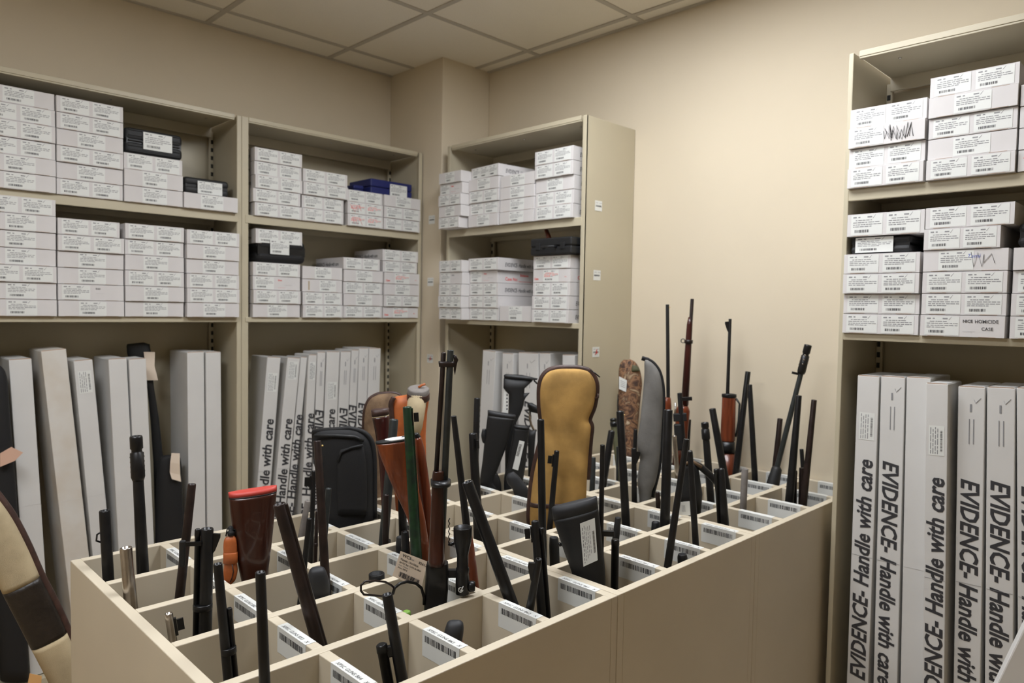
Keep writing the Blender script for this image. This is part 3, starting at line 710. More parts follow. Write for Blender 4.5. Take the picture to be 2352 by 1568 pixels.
    if brake:
        bl, br = brake; k = MB(); R0 = rad*br
        k.lathe(T-a*.002, a, [(.02, rb), (0, rb*1.05), (0, R0*.92), (.003, R0), (bl*.28, R0), (bl*.30, R0*.82), (bl*.36, R0*.82), (bl*.38, R0*1.06), (bl*.92, R0*1.1), (bl, R0*.9)], 0, 24)
        bk = sub(k.build('muzzle_brake', 'steel', th))
        k = MB()
        for i in range(4):
            for sg in (-1, 1):
                k.obox(P(bl*(.45+.11*i), sg*R0*1.02-.0015, R0*-.45-.0035), a*.003, s*.003, q*.003)
        k.build('vents', 'nickel', bk)
    if swivel:
        ts = tpx(swivel); k = MB(); k.path([P(ts-.012, -rad*.6), P(ts-.006, -rad-.006), P(ts+.008, -rad-.008), P(ts+.016, -rad*.6)], .0022, 0, 6); k.build('swivel', 'steel', th)
    if not short:
        fr = max(min(max(rad*1.5, .015), .019)*kk, rad*1.25); 
        k = MB(); k.rings([ring_c(P(t, -.004), a, s, q, fr*x*1.15, fr*x) for t, x in ((f0, .6), (f0+.004, .85), (f0+.03, 1.), (f1-.02, 1.05), (f1, .9))]); k.build('fore_end', foremat, th)
        k = MB(); k.rings([ring_c(P(t, -.006), a, s, q, max(.026*kk, rad*1.3)*x, max(.016*kk, rad*1.2), 16, .55) for t, x in ((f1+.0005, .8), (f1+.02, 1.), (r1-.03, 1.), (r1, .8))]); k.build('receiver', recv, th)
        k = MB(); k.rings([ring_c(P(t, h*kk), a, s, q, x*kk, y*min(1, kk*1.3), 20, .85) for t, x, y, h in ((r1+.0005, .018, .014, -.004), (min(r1+.05, L-.06), .018, .016, -.008), (L-.03, .03, .018, -.004), (L-.002, .031, .018, -.002))]); k.build('stock', stock, th)
    if extra: extra(th, P, tpx, rad, a, s, q, L)
    return th
def bore2(label, *a, **k): return gun('shotgun', label, *a, **k)
# ------------------------------------------------------------------ butt-up guns and soft cases, lofted from edge to edge at their true distance
def anchor(u, v, z=ZR): return V((u*K, v*K, z))
def loft(A, rows, n=24, ex=.8, seam=None, nrm=None):
    """rows: (xa,ya, xb,yb, half thickness) outline pairs, laid on the upright plane through A"""
    nn = (nrm or V((-A.x, -A.y, 0))).normalized(); rs = []
    for xa, ya, xb, yb, t in rows:
        a = onP(xa, ya, A, nn); b = onP(xb, yb, A, nn); c = (a+b)/2; h = (b-a)/2; h2 = V((h.x, h.y, h.z))
        rs.append([c+h2*math.copysign(abs(math.cos(q))**ex, math.cos(q))+nn*(-t*math.copysign(abs(math.sin(q))**ex, math.sin(q))) for q in [2*math.pi*i/n for i in range(n)]])
    return rs
def smooth_rows(rows, k=4):
    out = []
    for i in range(len(rows)-1):
        p0 = rows[max(i-1, 0)]; p1 = rows[i]; p2 = rows[i+1]; p3 = rows[min(i+2, len(rows)-1)]
        for j in range(k):
            t = j/k
            out.append(tuple(.5*(2*b+(c-a)*t+(2*a-5*b+4*c-d)*t*t+(3*b-a-3*c+d)*t**3) for a, b, c, d in zip(p0, p1, p2, p3)))
    return out+[rows[-1]]
def shape(name, label, cat, A, parts, tail=None, tailr=.014, base=None):
    """parts: (name, material, rows, smooth?)  first one is the trunk"""
    foot = V((A.x, A.y, .034)) if base is None else base
    th = thing(name, label, cat, foot)
    for pn, m, rows, sm in parts:
        rw = smooth_rows(rows) if sm else rows
        MB().rings(loft(A, rw)).build(pn, m, th)
    lo_ = parts[-1][2][-1] if len(parts) < 3 else parts[1][2][-1]
    SEG.append((onP((lo_[0]+lo_[2])/2, lo_[1], A), foot.copy(), max(.014, abs(onP(lo_[2], lo_[1], A).x-onP(lo_[0], lo_[1], A).x)*.62)))
    if tail:
        p = onP(*tail, A); d = (foot+V((0, 0, 0))-p)
        MB().lathe(p, d, [(0, tailr), (d.length*.45, tailr), (d.length*.46, tailr*.7), (d.length-.001, tailr*.65)], 0, 16).build('barrel', 'steel', th)
    return th
# red-pad stock with rolled orange strap
A = anchor(1.22, 2.60)
t9 = shape('shotgun', 'brown wooden butt with red rubber pad and orange strap, standing butt up', 'gun', A, [
 ('butt_pad', 'redpad', [(524, 1131, 636, 1114, .010), (524.5, 1134, 636, 1117, .019), (525, 1142, 636, 1126, .021)], 0),
 ('pad_spacer', 'poly', [(525, 1142.2, 636, 1126.2, .021), (525.5, 1145, 635.8, 1129, .021)], 0),
 ('stock', 'walnut', [(526, 1145.5, 635.5, 1129.5, .021), (529, 1180, 632, 1170, .023), (535, 1230, 627, 1222, .024), (543, 1280, 621, 1275, .024), (551, 1320, 615, 1318, .022), (560, 1360, 610, 1360, .018), (568, 1420, 606, 1420, .016)], 1)], tail=(587, 1415))
def strap9():
    A2 = A+V((-.012, -.012, 0))
    sb = sub(MB().rings(loft(A2, smooth_rows([(519, 1233, 538, 1229, .004), (514, 1242, 543, 1238, .009), (513, 1262, 545, 1260, .010), (515, 1290, 544, 1289, .009), (513, 1312, 546, 1308, .010), (513, 1330, 541, 1330, .009), (517, 1340, 531, 1341, .005)]), 28, .6)).build('strap', 'orleather', t9))
    MB().rings(loft(A2, [(513, 1268, 545.5, 1266, .0105), (512.5, 1270, 546.5, 1268, .012), (512.5, 1291, 546, 1289, .012), (513, 1293, 545, 1291, .0105)], 28, .6)).build('strap_keeper', 'orleather', sb)
    MB().path([onP(x, y, A2+V((-.008, -.008, 0))) for x, y in ((533, 1296), (536, 1312), (533, 1326), (529, 1336))], .0012, 0, 6).build('strap_edge', 'leather', sb)
    MB().lathe(onP(531, 1228, A2), onP(529, 1206, A2)-onP(531, 1228, A2), [(0, .008), (.008, .008), (.010, .005), (.018, .006), (.021, .002)], 0, 14).build('swivel_stud', 'poly', t9)
    o = onP(522, 1214, A2); MB().path([onP(519, 1231, A2), o, onP(541, 1216, A2), onP(544, 1230, A2)], .0018, 0, 6).build('swivel_loop', 'steel', t9)
strap9()
# smooth black butt
A = anchor(1.24, 2.24)
shape('rifle', 'smooth rounded black butt between leaning thick barrel and label', 'gun', A, [('butt', 'rubber', [(722, 1302, 738, 1301, .004), (712, 1308, 746, 1306, .014), (706, 1325, 753, 1322, .018), (705, 1345, 757, 1343, .019), (705, 1375, 757, 1373, .019), (706, 1400, 756, 1400, .018)], 1)], tail=(731, 1395))
# B63 butt
A = anchor(1.56, 1.66)
shape('rifle', 'wooden butt with worn grey pad sunk low in the bin behind label B63', 'gun', A, [
 ('butt_pad', 'rubber', [(1034, 1425, 1054, 1424, .003), (1027, 1430, 1063, 1430, .012), (1022, 1445, 1065, 1445, .018), (1018, 1462, 1062, 1470, .019)], 1),
 ('stock', 'cherry', [(1018, 1462.5, 1062.3, 1470.5, .0185), (1022, 1490, 1069, 1490, .019), (1030, 1540, 1072, 1540, .018), (1036, 1600, 1066, 1600, .015)], 1)], tail=(1050, 1595))
# labelled black rubber butt
A = anchor(2.18, 1.68)
t20 = shape('shotgun', 'big black rubber butt with white evidence sticker, standing butt up', 'gun', A, [
 ('butt_pad', 'rubber', [(1270, 1163, 1370, 1139, .008), (1267, 1167, 1371, 1141, .018), (1270, 1192, 1374, 1166, .021)], 0),
 ('stock', 'poly', [(1270.5, 1192.5, 1374, 1166.5, .021), (1284, 1232, 1379, 1205, .021), (1297, 1270, 1384, 1255, .02), (1311, 1308, 1389, 1300, .018), (1322, 1345, 1391, 1345, .017), (1336, 1400, 1388, 1400, .015)], 1)], tail=(1362, 1395))
b = MB(); nn = V((-A.x, -A.y, 0)).normalized(); A2 = A+nn*.0225
c00, c10, c01, c11 = [onP(x, y, A2) for x, y in ((1340, 1301), (1373, 1286), (1332, 1202), (1366, 1189))]
o = c00; ex_ = c10-c00; ey_ = c01-c00; b.add([c00, c10, c11, c01], [(0, 1, 2, 3)], 0)
y = .08
rr = random.Random(4)
while y < .92:
    h_ = rr.choice((.008, .015)); 
    if .2 < y < .7: b.quad(o+ex_*.78+ey_*y+nn*.0004, ex_*.14, ey_*h_, 1)
    y += h_+.012
for q in range(5):
    y = .06+.04*q
    while y < .85: l_ = rr.uniform(.03, .12); b.quad(o+ex_*(.12+.12*q)+ey_*y+nn*.0004, ex_*.035, ey_*l_, 1 if q == 0 else 2); y += l_+.03
b.build('sticker', ['paper', 'ink', 'greyink'], t20)
b = MB(); b.lathe(onP(1296, 1245, A), onP(1288, 1249, A)-onP(1296, 1245, A), [(0, .002), (.008, .002), (.009, .005), (.014, .005), (.015, .002)], 0, 12); b.build('sling_stud', 'steel', t20)
# orange-brown buttstock and its neighbour fore-end
A = anchor(1.84, 2.34)
t25 = shape('rifle', 'orange-brown wooden butt with black plate and white strip, tapering down', 'gun', A, [
 ('butt_plate', 'poly', [(870, 1012, 940, 1000, .010), (861, 1015, 950, 1003, .021), (863, 1019, 951, 1007, .021)], 0),
 ('stock', 'honey', [(863.5, 1019.5, 951, 1007.5, .021), (872, 1045, 955, 1040, .022), (888, 1085, 958, 1080, .021), (905, 1125, 962, 1122, .018), (924, 1165, 970, 1160, .016), (938, 1200, 978, 1200, .016), (948, 1250, 985, 1250, .018), (955, 1300, 988, 1300, .016)], 1)], tail=(970, 1290))
b = MB(); A2 = A+V((-.012, -.014, 0)); pts = [onP(x, y, A) for x, y in ((884, 1013), (930, 1004), (932, 1000.5), (886, 1009.5))]; b.rings(loft(A, [(884, 1012, 940, 1004, .0215), (884, 1008.5, 940, 1000.5, .012)])); b.build('white_strip', 'paper', t25)
A = anchor(1.93, 2.40)
shape('rifle', 'red-brown wooden fore-end with black tip behind the green barrel', 'gun', A, [
 ('tip', 'steel', [(951, 994, 961, 993, .006), (951, 998, 962, 995, .009), (953, 1006, 967, 1002, .010)], 1),
 ('fore_end', 'cherry', [(953, 1006.5, 967, 1002.5, .011), (955, 1040, 976, 1036, .014), (960, 1100, 985, 1096, .016), (966, 1160, 992, 1156, .017), (972, 1220, 996, 1220, .017), (975, 1290, 998, 1290, .017)], 1)], tail=(986, 1280))
# maroon butt
A = anchor(1.85, 2.68)
shape('shotgun', 'dark maroon wooden butt with pale spacer in front of suede case', 'gun', A, [
 ('butt_pad', 'leather', [(854, 940, 890, 936, .008), (852, 942, 894, 937, .017), (854, 957, 894, 951, .018)], 0),
 ('pad_spacer', 'tan', [(854, 957.2, 894, 951.2, .018), (854.3, 959, 894, 953, .018)], 0),
 ('stock', 'maroon', [(854.5, 959.3, 894, 953.3, .018), (860, 985, 894, 980, .018), (865, 1015, 893, 1015, .018), (872, 1080, 893, 1080, .016), (877, 1180, 893, 1180, .014), (880, 1250, 893, 1250, .014)], 1)], tail=(886, 1240))
# rubber stock behind
A = anchor(2.80, 3.01)
t33 = shape('rifle', 'black rubber pistol-grip stock standing butt up left of skeleton stock', 'gun', A, [
 ('butt_pad', 'rubber', [(1121, 941, 1150, 948, .008), (1120, 943, 1185, 953, .018), (1120, 953, 1183, 961, .018)], 0),
 ('stock', 'poly', [(1120, 953.3, 1183, 961.3, .018), (1116, 985, 1174, 985, .019), (1112, 1020, 1163, 1025, .019), (1108, 1060, 1148, 1065, .018), (1102, 1100, 1136, 1105, .018), (1100, 1125, 1150, 1125, .018), (1098, 1170, 1148, 1170, .016)], 1),
 ('cheek_piece', 'poly', [(1108, 985, 1116, 985, .006), (1105, 1000, 1117, 1000, .010), (1108, 1015, 1116, 1020, .006)], 1),
 ('grip', 'poly', [(1132, 1085, 1142, 1086, .010), (1130, 1100, 1150, 1105, .014), (1122, 1130, 1152, 1130, .014)], 1)], tail=(1124, 1165))
# skeleton stock
A = anchor(2.96, 3.04)
t34 = shape('rifle', 'black skeleton stock with flat top plate before the long boxes', 'gun', A, [
 ('butt_plate', 'poly', [(1160, 859, 1200, 861, .010), (1157, 862, 1236, 869, .016), (1158, 868, 1233, 872, .016)], 0),
 ('stock', 'poly', [(1157, 868.3, 1225, 873, .014), (1156, 890, 1205, 892, .014), (1162, 899, 1204, 905, .013), (1168, 905, 1204, 915, .013), (1168, 935, 1203, 930, .013), (1167, 955, 1196, 950, .013), (1160, 975, 1186, 970, .013), (1160, 1060, 1185, 1060, .013), (1160, 1120, 1185, 1120, .012)], 0),
 ('thumb_hook', 'poly', [(1200, 903, 1217, 902, .008), (1202, 916, 1208, 912, .008), (1202, 924, 1203, 922, .004)], 0)], tail=(1172, 1115))
b = MB(); nn = V((-A.x, -A.y, 0)).normalized(); A2 = A+nn*.006
b.add([onP(x, y, A2) for x, y in ((1154, 952), (1166, 953), (1169, 901), (1158, 899))], [(0, 1, 2, 3)], 0)
for q in range(5): p0 = onP(1163, 905+8*q, A2+nn*.0005); b.add([p0, onP(1166, 905+8*q, A2+nn*.0005), onP(1166, 909+8*q, A2+nn*.0005), onP(1163, 909+8*q, A2+nn*.0005)], [(0, 3, 2, 1)], 1)
b.build('sticker', ['paper', 'ink'], t34)
MB().path([onP(1226, 873, A), onP(1233, 880, A), onP(1240, 884, A)], .003, 0, 8).build('sling_hook', 'steel', t34)
# collapsible stock with long label
A = anchor(2.94, 2.88)
t35 = shape('rifle', 'black collapsible stock with slanted white sticker beside golden canvas case', 'gun', A, [
 ('butt_plate', 'poly', [(1182, 975, 1212, 978, .010), (1180, 977, 1216, 982, .016), (1181, 982, 1216, 985, .016)], 0),
 ('stock', 'poly', [(1180, 982.3, 1216, 985.3, .014), (1176, 1010, 1212, 1012, .014), (1170, 1040, 1210, 1042, .014), (1165, 1070, 1207, 1070, .014), (1158, 1095, 1203, 1093, .014), (1158, 1140, 1196, 1140, .014)], 1)], tail=(1176, 1135))
b = MB(); nn = V((-A.x, -A.y, 0)).normalized(); A2 = A+nn*.0155
b.add([onP(x, y, A2) for x, y in ((1177, 1076), (1190, 1080), (1205, 1014), (1193, 1011))], [(0, 1, 2, 3)], 0)
for q in range(9):
    f = q/9; x = 1193-f*8; yy = 1020+f*28; b.add([onP(x, yy, A2+nn*.0004), onP(x+6, yy+1, A2+nn*.0004), onP(x+5.6, yy+2.6, A2+nn*.0004), onP(x-.4, yy+1.6, A2+nn*.0004)], [(0, 3, 2, 1)], 1)
b.build('sticker', ['paper', 'ink'], t35)
# curved-grip folding stock
A = anchor(3.15, 3.03)
t36 = shape('rifle', 'black curved folding stock with silver strut left of golden canvas case', 'gun', A, [
 ('butt_plate', 'poly', [(1213, 926, 1222, 925, .010), (1212, 930, 1246, 939, .014), (1215, 944, 1246, 950, .014), (1224, 945, 1243, 952, .010)], 0),
 ('hinge', 'poly', [(1214, 990, 1232, 986, .010), (1212, 1000, 1230, 1002, .012), (1213, 1060, 1226, 1060, .010), (1213, 1110, 1226, 1110, .010)], 0)], tail=(1219, 1105))
MB().path([onP(x, y, A) for x, y in ((1217, 945), (1217, 962), (1220, 975), (1226, 986), (1232, 990))], .0045, 0, 10).build('strut', 'nickel', t36)
A = anchor(2.79, 2.74)
shape('rifle', 'black polymer toe sloping down right beside slanted sticker stock', 'gun', A, [
 ('stock', 'rubber', [(1167, 1088, 1180, 1083, .008), (1163, 1096, 1192, 1094, .014), (1166, 1110, 1203, 1108, .015), (1178, 1125, 1213, 1124, .015), (1185, 1160, 1212, 1160, .013)], 1)], tail=(1199, 1155))

# ------------------------------------------------------------------ the scoped lever rifle in the middle
sc_, T, F, Cp = solve((1039, 804), (1014, 1385), 2, 1, .014, Lmax=1.3)
def center_rifle():
    A = Cp.copy(); nn = V((-A.x, -A.y, 0)).normalized()
    th = thing('lever_rifle', 'lever-action rifle with scope and dark red-brown fore-end, tallest in mid rack', 'gun', (A.x, A.y, .034))
    def q(x, y, d=0): return onP(x, y, A+nn*d)
    def tb(name, p, q_, r0, m, prof=None, hollow=False):
        d = q_-p; L = d.length
        pr = [(.02, r0*.6), (0, r0*.6), (0, r0*.95), (.001, r0), (L, r0*1.08)] if hollow else [(0, r0*.8), (.002, r0), (L, r0)]
        MB().lathe(p, d, pr, 0, 20).build(name, m, th)
    k = (A-CAM).dot(fw)/FPX
    tb('barrel', q(1035, 804), q(1012, 1300), 7.4*k, 'grey', hollow=True)
    tb('magazine_tube', q(1019, 809), q(1001, 1100, .002), 5.6*k, 'steel2')
    MB().rings(loft(A, [(1007, 829, 1045, 830, 7*k), (1007, 833, 1046, 834, 9*k), (1008, 840, 1045, 841, 9*k), (1008, 842, 1044, 843, 7*k)])).build('front_band', 'steel2', th)
    MB().rings(loft(A, [(1041, 814, 1048, 816, 3*k), (1042, 824, 1053, 826, 3*k), (1043, 834, 1050, 834, 3*k), (1042, 850, 1045, 862, 3*k)])).build('front_sight', 'steel2', th)
    MB().rings(loft(A, smooth_rows([(996, 1081, 1018, 1080, 9*k), (994, 1084, 1021, 1083, 13*k), (992, 1105, 1020, 1103, 14*k), (989, 1180, 1021, 1180, 15*k), (986, 1240, 1020, 1240, 16*k), (983, 1290, 1022, 1290, 17*k+.02)]))).build('fore_end', 'walnut', th)
    MB().rings(loft(A, [(989, 1100, 1035, 1101, 14*k), (989, 1103, 1036, 1104, 17*k+.02), (989, 1111, 1036, 1112, 17*k+.02), (990, 1114, 1035, 1115, 14*k)])).build('rear_band', 'steel', th)
    MB().rings(loft(A, smooth_rows([(981, 1291, 1029, 1291, 16*k), (978, 1300, 1030, 1300, 19*k), (976, 1340, 1030, 1340, 19*k), (974, 1380, 1027, 1380, 18*k), (974, 1440, 1022, 1440, 17*k+.02)]), ex=.5)).build('receiver', 'steel', th)
    MB().rings([ring_c(c, V((0, 0, -1)), V((.7, -.7, 0)), V((.7, .7, 0)), x, y) for c, x, y in ((q(997, 1438), .020, .014), (q(997, 1438)*.6+V((F.x, F.y, .036))*.4, .018, .016), (V((F.x, F.y, .036)), .04, .019))]).build('stock', 'walnut', th)
    MB().path([q(1030, y, .004) if i % 2 else q(1033, y, .006) for i, y in enumerate(range(1190, 1256, 6))], .0012, 0, 6).build('saddle_wire', 'steel', th)
    # telescopic sight
    sp = q(1063, 1210, .02); se = q(1062, 1362, .02); d = se-sp; L = d.length; e = L/152
    sco = sub(MB().lathe(sp, d, [(6*e, 16*e), (0, 18*e), (0, 20.5*e), (2*e, 21*e), (30*e, 20.5*e), (60*e, 14*e), (64*e, 13*e), (92*e, 13*e), (94*e, 15*e), (104*e, 15*e), (106*e, 14*e), (118*e, 15.5*e), (L, 15.5*e)], 0, 28).build('scope', 'steel', th))
    MB().lathe(q(1075, 1346, .02), q(1090, 1346, .02)-q(1075, 1346, .02), [(0, 10*k), (.004, 12*k), (.012, 12*k), (.015, 10*k)], 0, 18).build('adjustment_knob', 'steel', sco)
    rg = MB(); pts = [q(1058+5.2*math.cos(t_), 1354.5-5.2*math.sin(t_), 17*k+.02) for t_ in [math.radians(60+30*i) for i in range(11)]]
    rg.path(pts, .0009, 0, 6); rg.path([q(1056, 1353, 17*k+.02), q(1058.5, 1358, 17*k+.02), q(1064, 1346, 17*k+.02)], .0009, 0, 6); rg.build('maker_mark', 'paper', sco)
    MB().obox(q(1028, 1305, -.006), q(1050, 1305, -.006)-q(1028, 1305, -.006), q(1028, 1322, -.006)-q(1028, 1305, -.006), nn*.012).build('scope_mount', 'steel', th)
    MB().path([q(1030, 1248), q(1036, 1250), q(1043, 1246)], .004, 0, 8).build('rear_sight', 'steel', th)
    # double-loop lever reaching left
    lp = [(974, 1388), (974, 1372), (968, 1350), (955, 1339), (935, 1335), (918, 1340), (906, 1350), (902, 1364)]
    dz_ = lambda x: .012+(975-x)*.00085
    MB().path([q(x, y, dz_(x)) for x, y in lp], .0032, 0, 8).build('trigger_guard', 'steel', th)
    lv = [(906, 1350), (898, 1343), (885, 1336), (860, 1333), (838, 1335), (829, 1344), (829, 1356), (836, 1365), (860, 1367), (890, 1370), (902, 1364), (905, 1352)]
    MB().path([q(x, y, dz_(x)) for x, y in lv], .0022, 0, 8).build('lever_loop', 'steel2', th)
    # evidence card tied to the receiver
    A3 = nn*.016; c = [onP(x, y, A+A3) for x, y in ((901, 1322), (968, 1352), (981, 1289), (920, 1265))]
    b = MB(); ex_ = (c[1]-c[0]); ey_ = (c[3]-c[0]); ux = ex_.normalized(); uy = ey_.normalized()
    nz = ux.cross(uy).normalized(); nz = nz if nz.dot(nn) > 0 else -nz
    b.add([p-nz*.0004 for p in c]+[p+nz*.0 for p in c], [(4, 5, 6, 7), (3, 2, 1, 0), (0, 1, 5, 4), (1, 2, 6, 5), (2, 3, 7, 6), (3, 0, 4, 7)], 0)
    W_ = ex_.length; H_ = ey_.length; O = c[0]+nz*.0005
    for s_, f, x, y, m in (('WCS', .13, .10, .84, 1), ('FTGK', .07, .34, .85, 2), ('82612', .11, .66, .84, 1), ('Case#: 13015826', .085, .08, .70, 1), ('Bd: PSC Bay: GUNS Bn: B031', .075, .08, .58, 1), ('Cur: 3 Item: 1', .065, .08, .48, 2), ('Desc: RIFLE', .065, .08, .38, 1)):
        b.text(s_, f*H_*1.25, O+ux*(x*W_)+uy*(y*H_), ux, uy, m, 0, .01, width=(.72*W_ if len(s_) > 20 else None))
    x = .18; rr = random.Random(3)
    while x < .86:
        l_ = rr.choice((.008, .014, .024)); b.quad(O+ux*(x*W_)+uy*(.08*H_), ux*(l_*W_), uy*(.20*H_), 1); x += l_+rr.choice((.008, .012, .018))
    b.build('evidence_card', ['tagpaper', 'ink', 'greyink'], th)
SEG.append((Cp, F, .03))
center_rifle()
g = anchor(1.60, 1.99); gp = onP(934, 1402, g)
gc = thing('rifle', 'rifle with bright green muzzle cap sunk low beside the lever loop', 'gun', (gp.x, gp.y, .034))
MB().lathe(gp, V((0, 0, -1)), [(0, .006), (.002, .009), (.012, .0095), (.014, .008)], 0, 16).build('muzzle_cap', 'greencap', gc)
MB().lathe(gp-V((0, 0, .0145)), V((0, 0, -1)), [(0, .008), (gp.z-.05-.034, .010)], 0, 16).build('barrel', 'steel', gc)

# ------------------------------------------------------------------ soft cases
def outline(A, rows, side, d=0):
    nn = V((-A.x, -A.y, 0)).normalized(); out = []
    for r in rows: out.append(onP(r[0] if side == 'l' else r[2], r[1] if side == 'l' else r[3], A+nn*d))
    return out
# golden canvas
A = anchor(2.56, 2.34); nn = V((-A.x, -A.y, 0)).normalized()
rowsC = [(1285, 846, 1325, 846, .010), (1262, 852, 1350, 852, .020), (1248, 866, 1364, 868, .026), (1241, 890, 1369, 892, .030), (1241, 930, 1363, 932, .032), (1245, 965, 1352, 962, .031), (1247, 985, 1357, 980, .030), (1244, 1010, 1354, 1010, .031), (1234, 1050, 1351, 1050, .033), (1224, 1100, 1348, 1100, .034), (1219, 1145, 1346, 1145, .034), (1217, 1172, 1338, 1172, .032), (1217, 1192, 1305, 1192, .028), (1220, 1230, 1294, 1230, .026), (1226, 1300, 1290, 1300, .024), (1230, 1480, 1284, 1480, .022)]
SEG.append((A, V((A.x, A.y, .3)), .036))
tc = thing('rifle_case', 'tall golden canvas rifle case with dark brown leather edging', 'case', (A.x, A.y, .3))
rs = loft(A, smooth_rows(rowsC, 6), 40, .62)
# a few soft folds pressed into the canvas
b = MB()
for i, rg in enumerate(rs):
    for j, p in enumerate(rg):
        f = .0035*math.sin(p.z*46+ (p.x-p.y)*70)*math.exp(-((p.z-1.04)/.09)**2)+.0018*math.sin(p.z*22-(p.x-p.y)*50)
        rg[j] = p+nn*f
b.rings(rs); b.build('body', 'canvas', tc)
lpts = outline(A, smooth_rows(rowsC[:-1], 5), 'l'); rpts = outline(A, smooth_rows(rowsC[:10], 5), 'r')
MB().path(lpts[::-1]+rpts, .0085, 0, 10, r2=.011).build('binding', 'leather', tc)
MB().rings(loft(A, [(1218, 1150, 1346, 1150, .0355), (1217, 1152, 1346, 1152, .037), (1217, 1158, 1345, 1158, .037), (1217, 1160, 1345, 1160, .0355)], 40, .62)).build('cross_band', 'leather', tc)
MB().path([onP(1357, 850, A+nn*.01), onP(1366, 856, A+nn*.02), onP(1378, 866, A+nn*.02)], .002, 0, 6).build('zip_pull', 'steel', tc)
MB().path([onP(x, y, A+nn*.01) for x, y in ((1366, 915), (1374, 912), (1374, 904))], .003, 0, 6).build('strap_tab', 'leather', tc)
# camouflage case
A = anchor(4.17, 2.95)
tm = shape('rifle_case', 'brown camouflage padded case with white sticker beside pillar bookcase', 'case', A, [
 ('body', 'camo', [(1432, 826, 1448, 825, .012), (1425, 834, 1460, 832, .022), (1421, 852, 1470, 850, .030), (1421, 885, 1475, 880, .034), (1420, 910, 1472, 910, .034), (1421, 940, 1469, 940, .034), (1424, 980, 1465, 980, .032), (1430, 1020, 1462, 1020, .028), (1434, 1060, 1460, 1060, .026), (1436, 1180, 1458, 1180, .024)], 1)])
nn = V((-A.x, -A.y, 0)).normalized(); A2 = A+nn*.035
b = MB(); b.add([onP(x, y, A2) for x, y in ((1422, 893), (1438, 900), (1440, 873), (1422, 864))], [(0, 1, 2, 3)], 0)
for q in range(4): b.add([onP(x, y, A2+nn*.0004) for x, y in ((1425, 873+4*q), (1436, 878+4*q), (1436, 879+4*q), (1425, 874+4*q))], [(0, 3, 2, 1)], 1)
b.build('sticker', ['paper', 'greyink'], tm)
MB().rings(loft(A+nn*.026, smooth_rows([(1452, 838, 1464, 840, .006), (1450, 850, 1469, 848, .010), (1451, 854, 1471, 852, .004)]))).build('handle_patch', 'olive', tm)
MB().path(outline(A, smooth_rows([(1421, 905, 0, 0, 0), (1420, 940, 0, 0, 0), (1423, 980, 0, 0, 0), (1429, 1020, 0, 0, 0)]), 'l'), .005, 0, 8).build('zip', 'nylon', tm)
# grey padded case
A = anchor(3.31, 2.27)
rowsG = [(1481, 826, 1488, 826, .010), (1480, 836, 1502, 836, .018), (1480, 860, 1515, 856, .024), (1477, 895, 1522, 890, .026), (1474, 930, 1523, 930, .027), (1470, 970, 1521, 970, .027), (1464, 1005, 1519, 1005, .027), (1464, 1030, 1518, 1030, .027), (1470, 1050, 1516, 1050, .026), (1466, 1080, 1512, 1080, .027), (1464, 1110, 1505, 1110, .027), (1468, 1140, 1496, 1140, .025), (1472, 1250, 1492, 1250, .022), (1474, 1340, 1490, 1340, .02)]
tg = shape('rifle_case', 'grey padded rifle case with black zipped edge, curved top', 'case', A, [('body', 'greysuede', rowsG, 1)])
MB().path([onP(1474, 822, A)]+outline(A, smooth_rows(rowsG[:12], 4), 'r'), .0065, 0, 10, r2=.009).build('binding', 'nylon', tg)
# black nylon case
A = anchor(1.86, 2.95); nn = V((-A.x, -A.y, 0)).normalized()
rowsN = [(722, 985, 800, 980, .012), (716, 990, 828, 986, .024), (716, 1002, 848, 1004, .032), (717, 1020, 857, 1026, .036), (720, 1060, 861, 1060, .038), (730, 1100, 861, 1100, .038), (736, 1150, 861, 1150, .038), (742, 1190, 860, 1190, .038), (748, 1230, 850, 1230, .036), (762, 1300, 838, 1300, .034), (770, 1400, 830, 1400, .03)]
tn = shape('rifle_case', 'black nylon rifle case with rounded corner and pocket, back left bins', 'case', A, [('body', 'nylon', rowsN, 1)])
MB().path([onP(718, 992, A+nn*.012)]+outline(A, smooth_rows([(0, 0, 800, 983, 0), (0, 0, 832, 991, 0), (0, 0, 850, 1006, 0), (0, 0, 858, 1030, 0), (0, 0, 861, 1080, 0), (0, 0, 861, 1190, 0)], 4), 'r', .012), .007, 0, 10).build('binding', 'nylon', tn)
MB().path([onP(x, y, A+nn*.034) for x, y in ((722, 1000), (770, 1000), (815, 1003), (836, 1012))], .005, 0, 8).build('zip', 'poly', tn)
MB().rings(loft(A+nn*.034, smooth_rows([(782, 1032, 832, 1020, .004), (776, 1050, 838, 1040, .010), (774, 1100, 842, 1100, .012), (776, 1180, 842, 1180, .010)]), 28, .5)).build('pocket', 'nylon', tn)
MB().path([onP(x, y, A+nn*.044) for x, y in ((776, 1060), (784, 1038), (806, 1028), (834, 1022))], .0035, 0, 8).build('pocket_piping', 'nylon', tn)
# brown suede case in the aisle behind the rack
A = V((1.545, 2.02, ZR))
rowsS = [(868, 905, 900, 902, .012), (850, 916, 918, 908, .024), (839, 940, 926, 925, .032), (836, 975, 928, 965, .034), (838, 1020, 928, 1020, .034), (848, 1080, 924, 1080, .034), (856, 1150, 918, 1150, .032), (862, 1250, 910, 1250, .03), (868, 1500, 900, 1500, .026), (870, 1575, 898, 1575, .024)]
ts = shape('rifle_case', 'brown suede rifle case with dark leather rim behind the maroon butt', 'case', A, [('body', 'suede', rowsS, 1)], base=V((A.x, A.y, .01)))
MB().path((outline(A, smooth_rows(rowsS[:8], 4), 'l')[::-1])+outline(A, smooth_rows(rowsS[:3], 4), 'r'), .0075, 0, 10).build('binding', 'leather', ts)
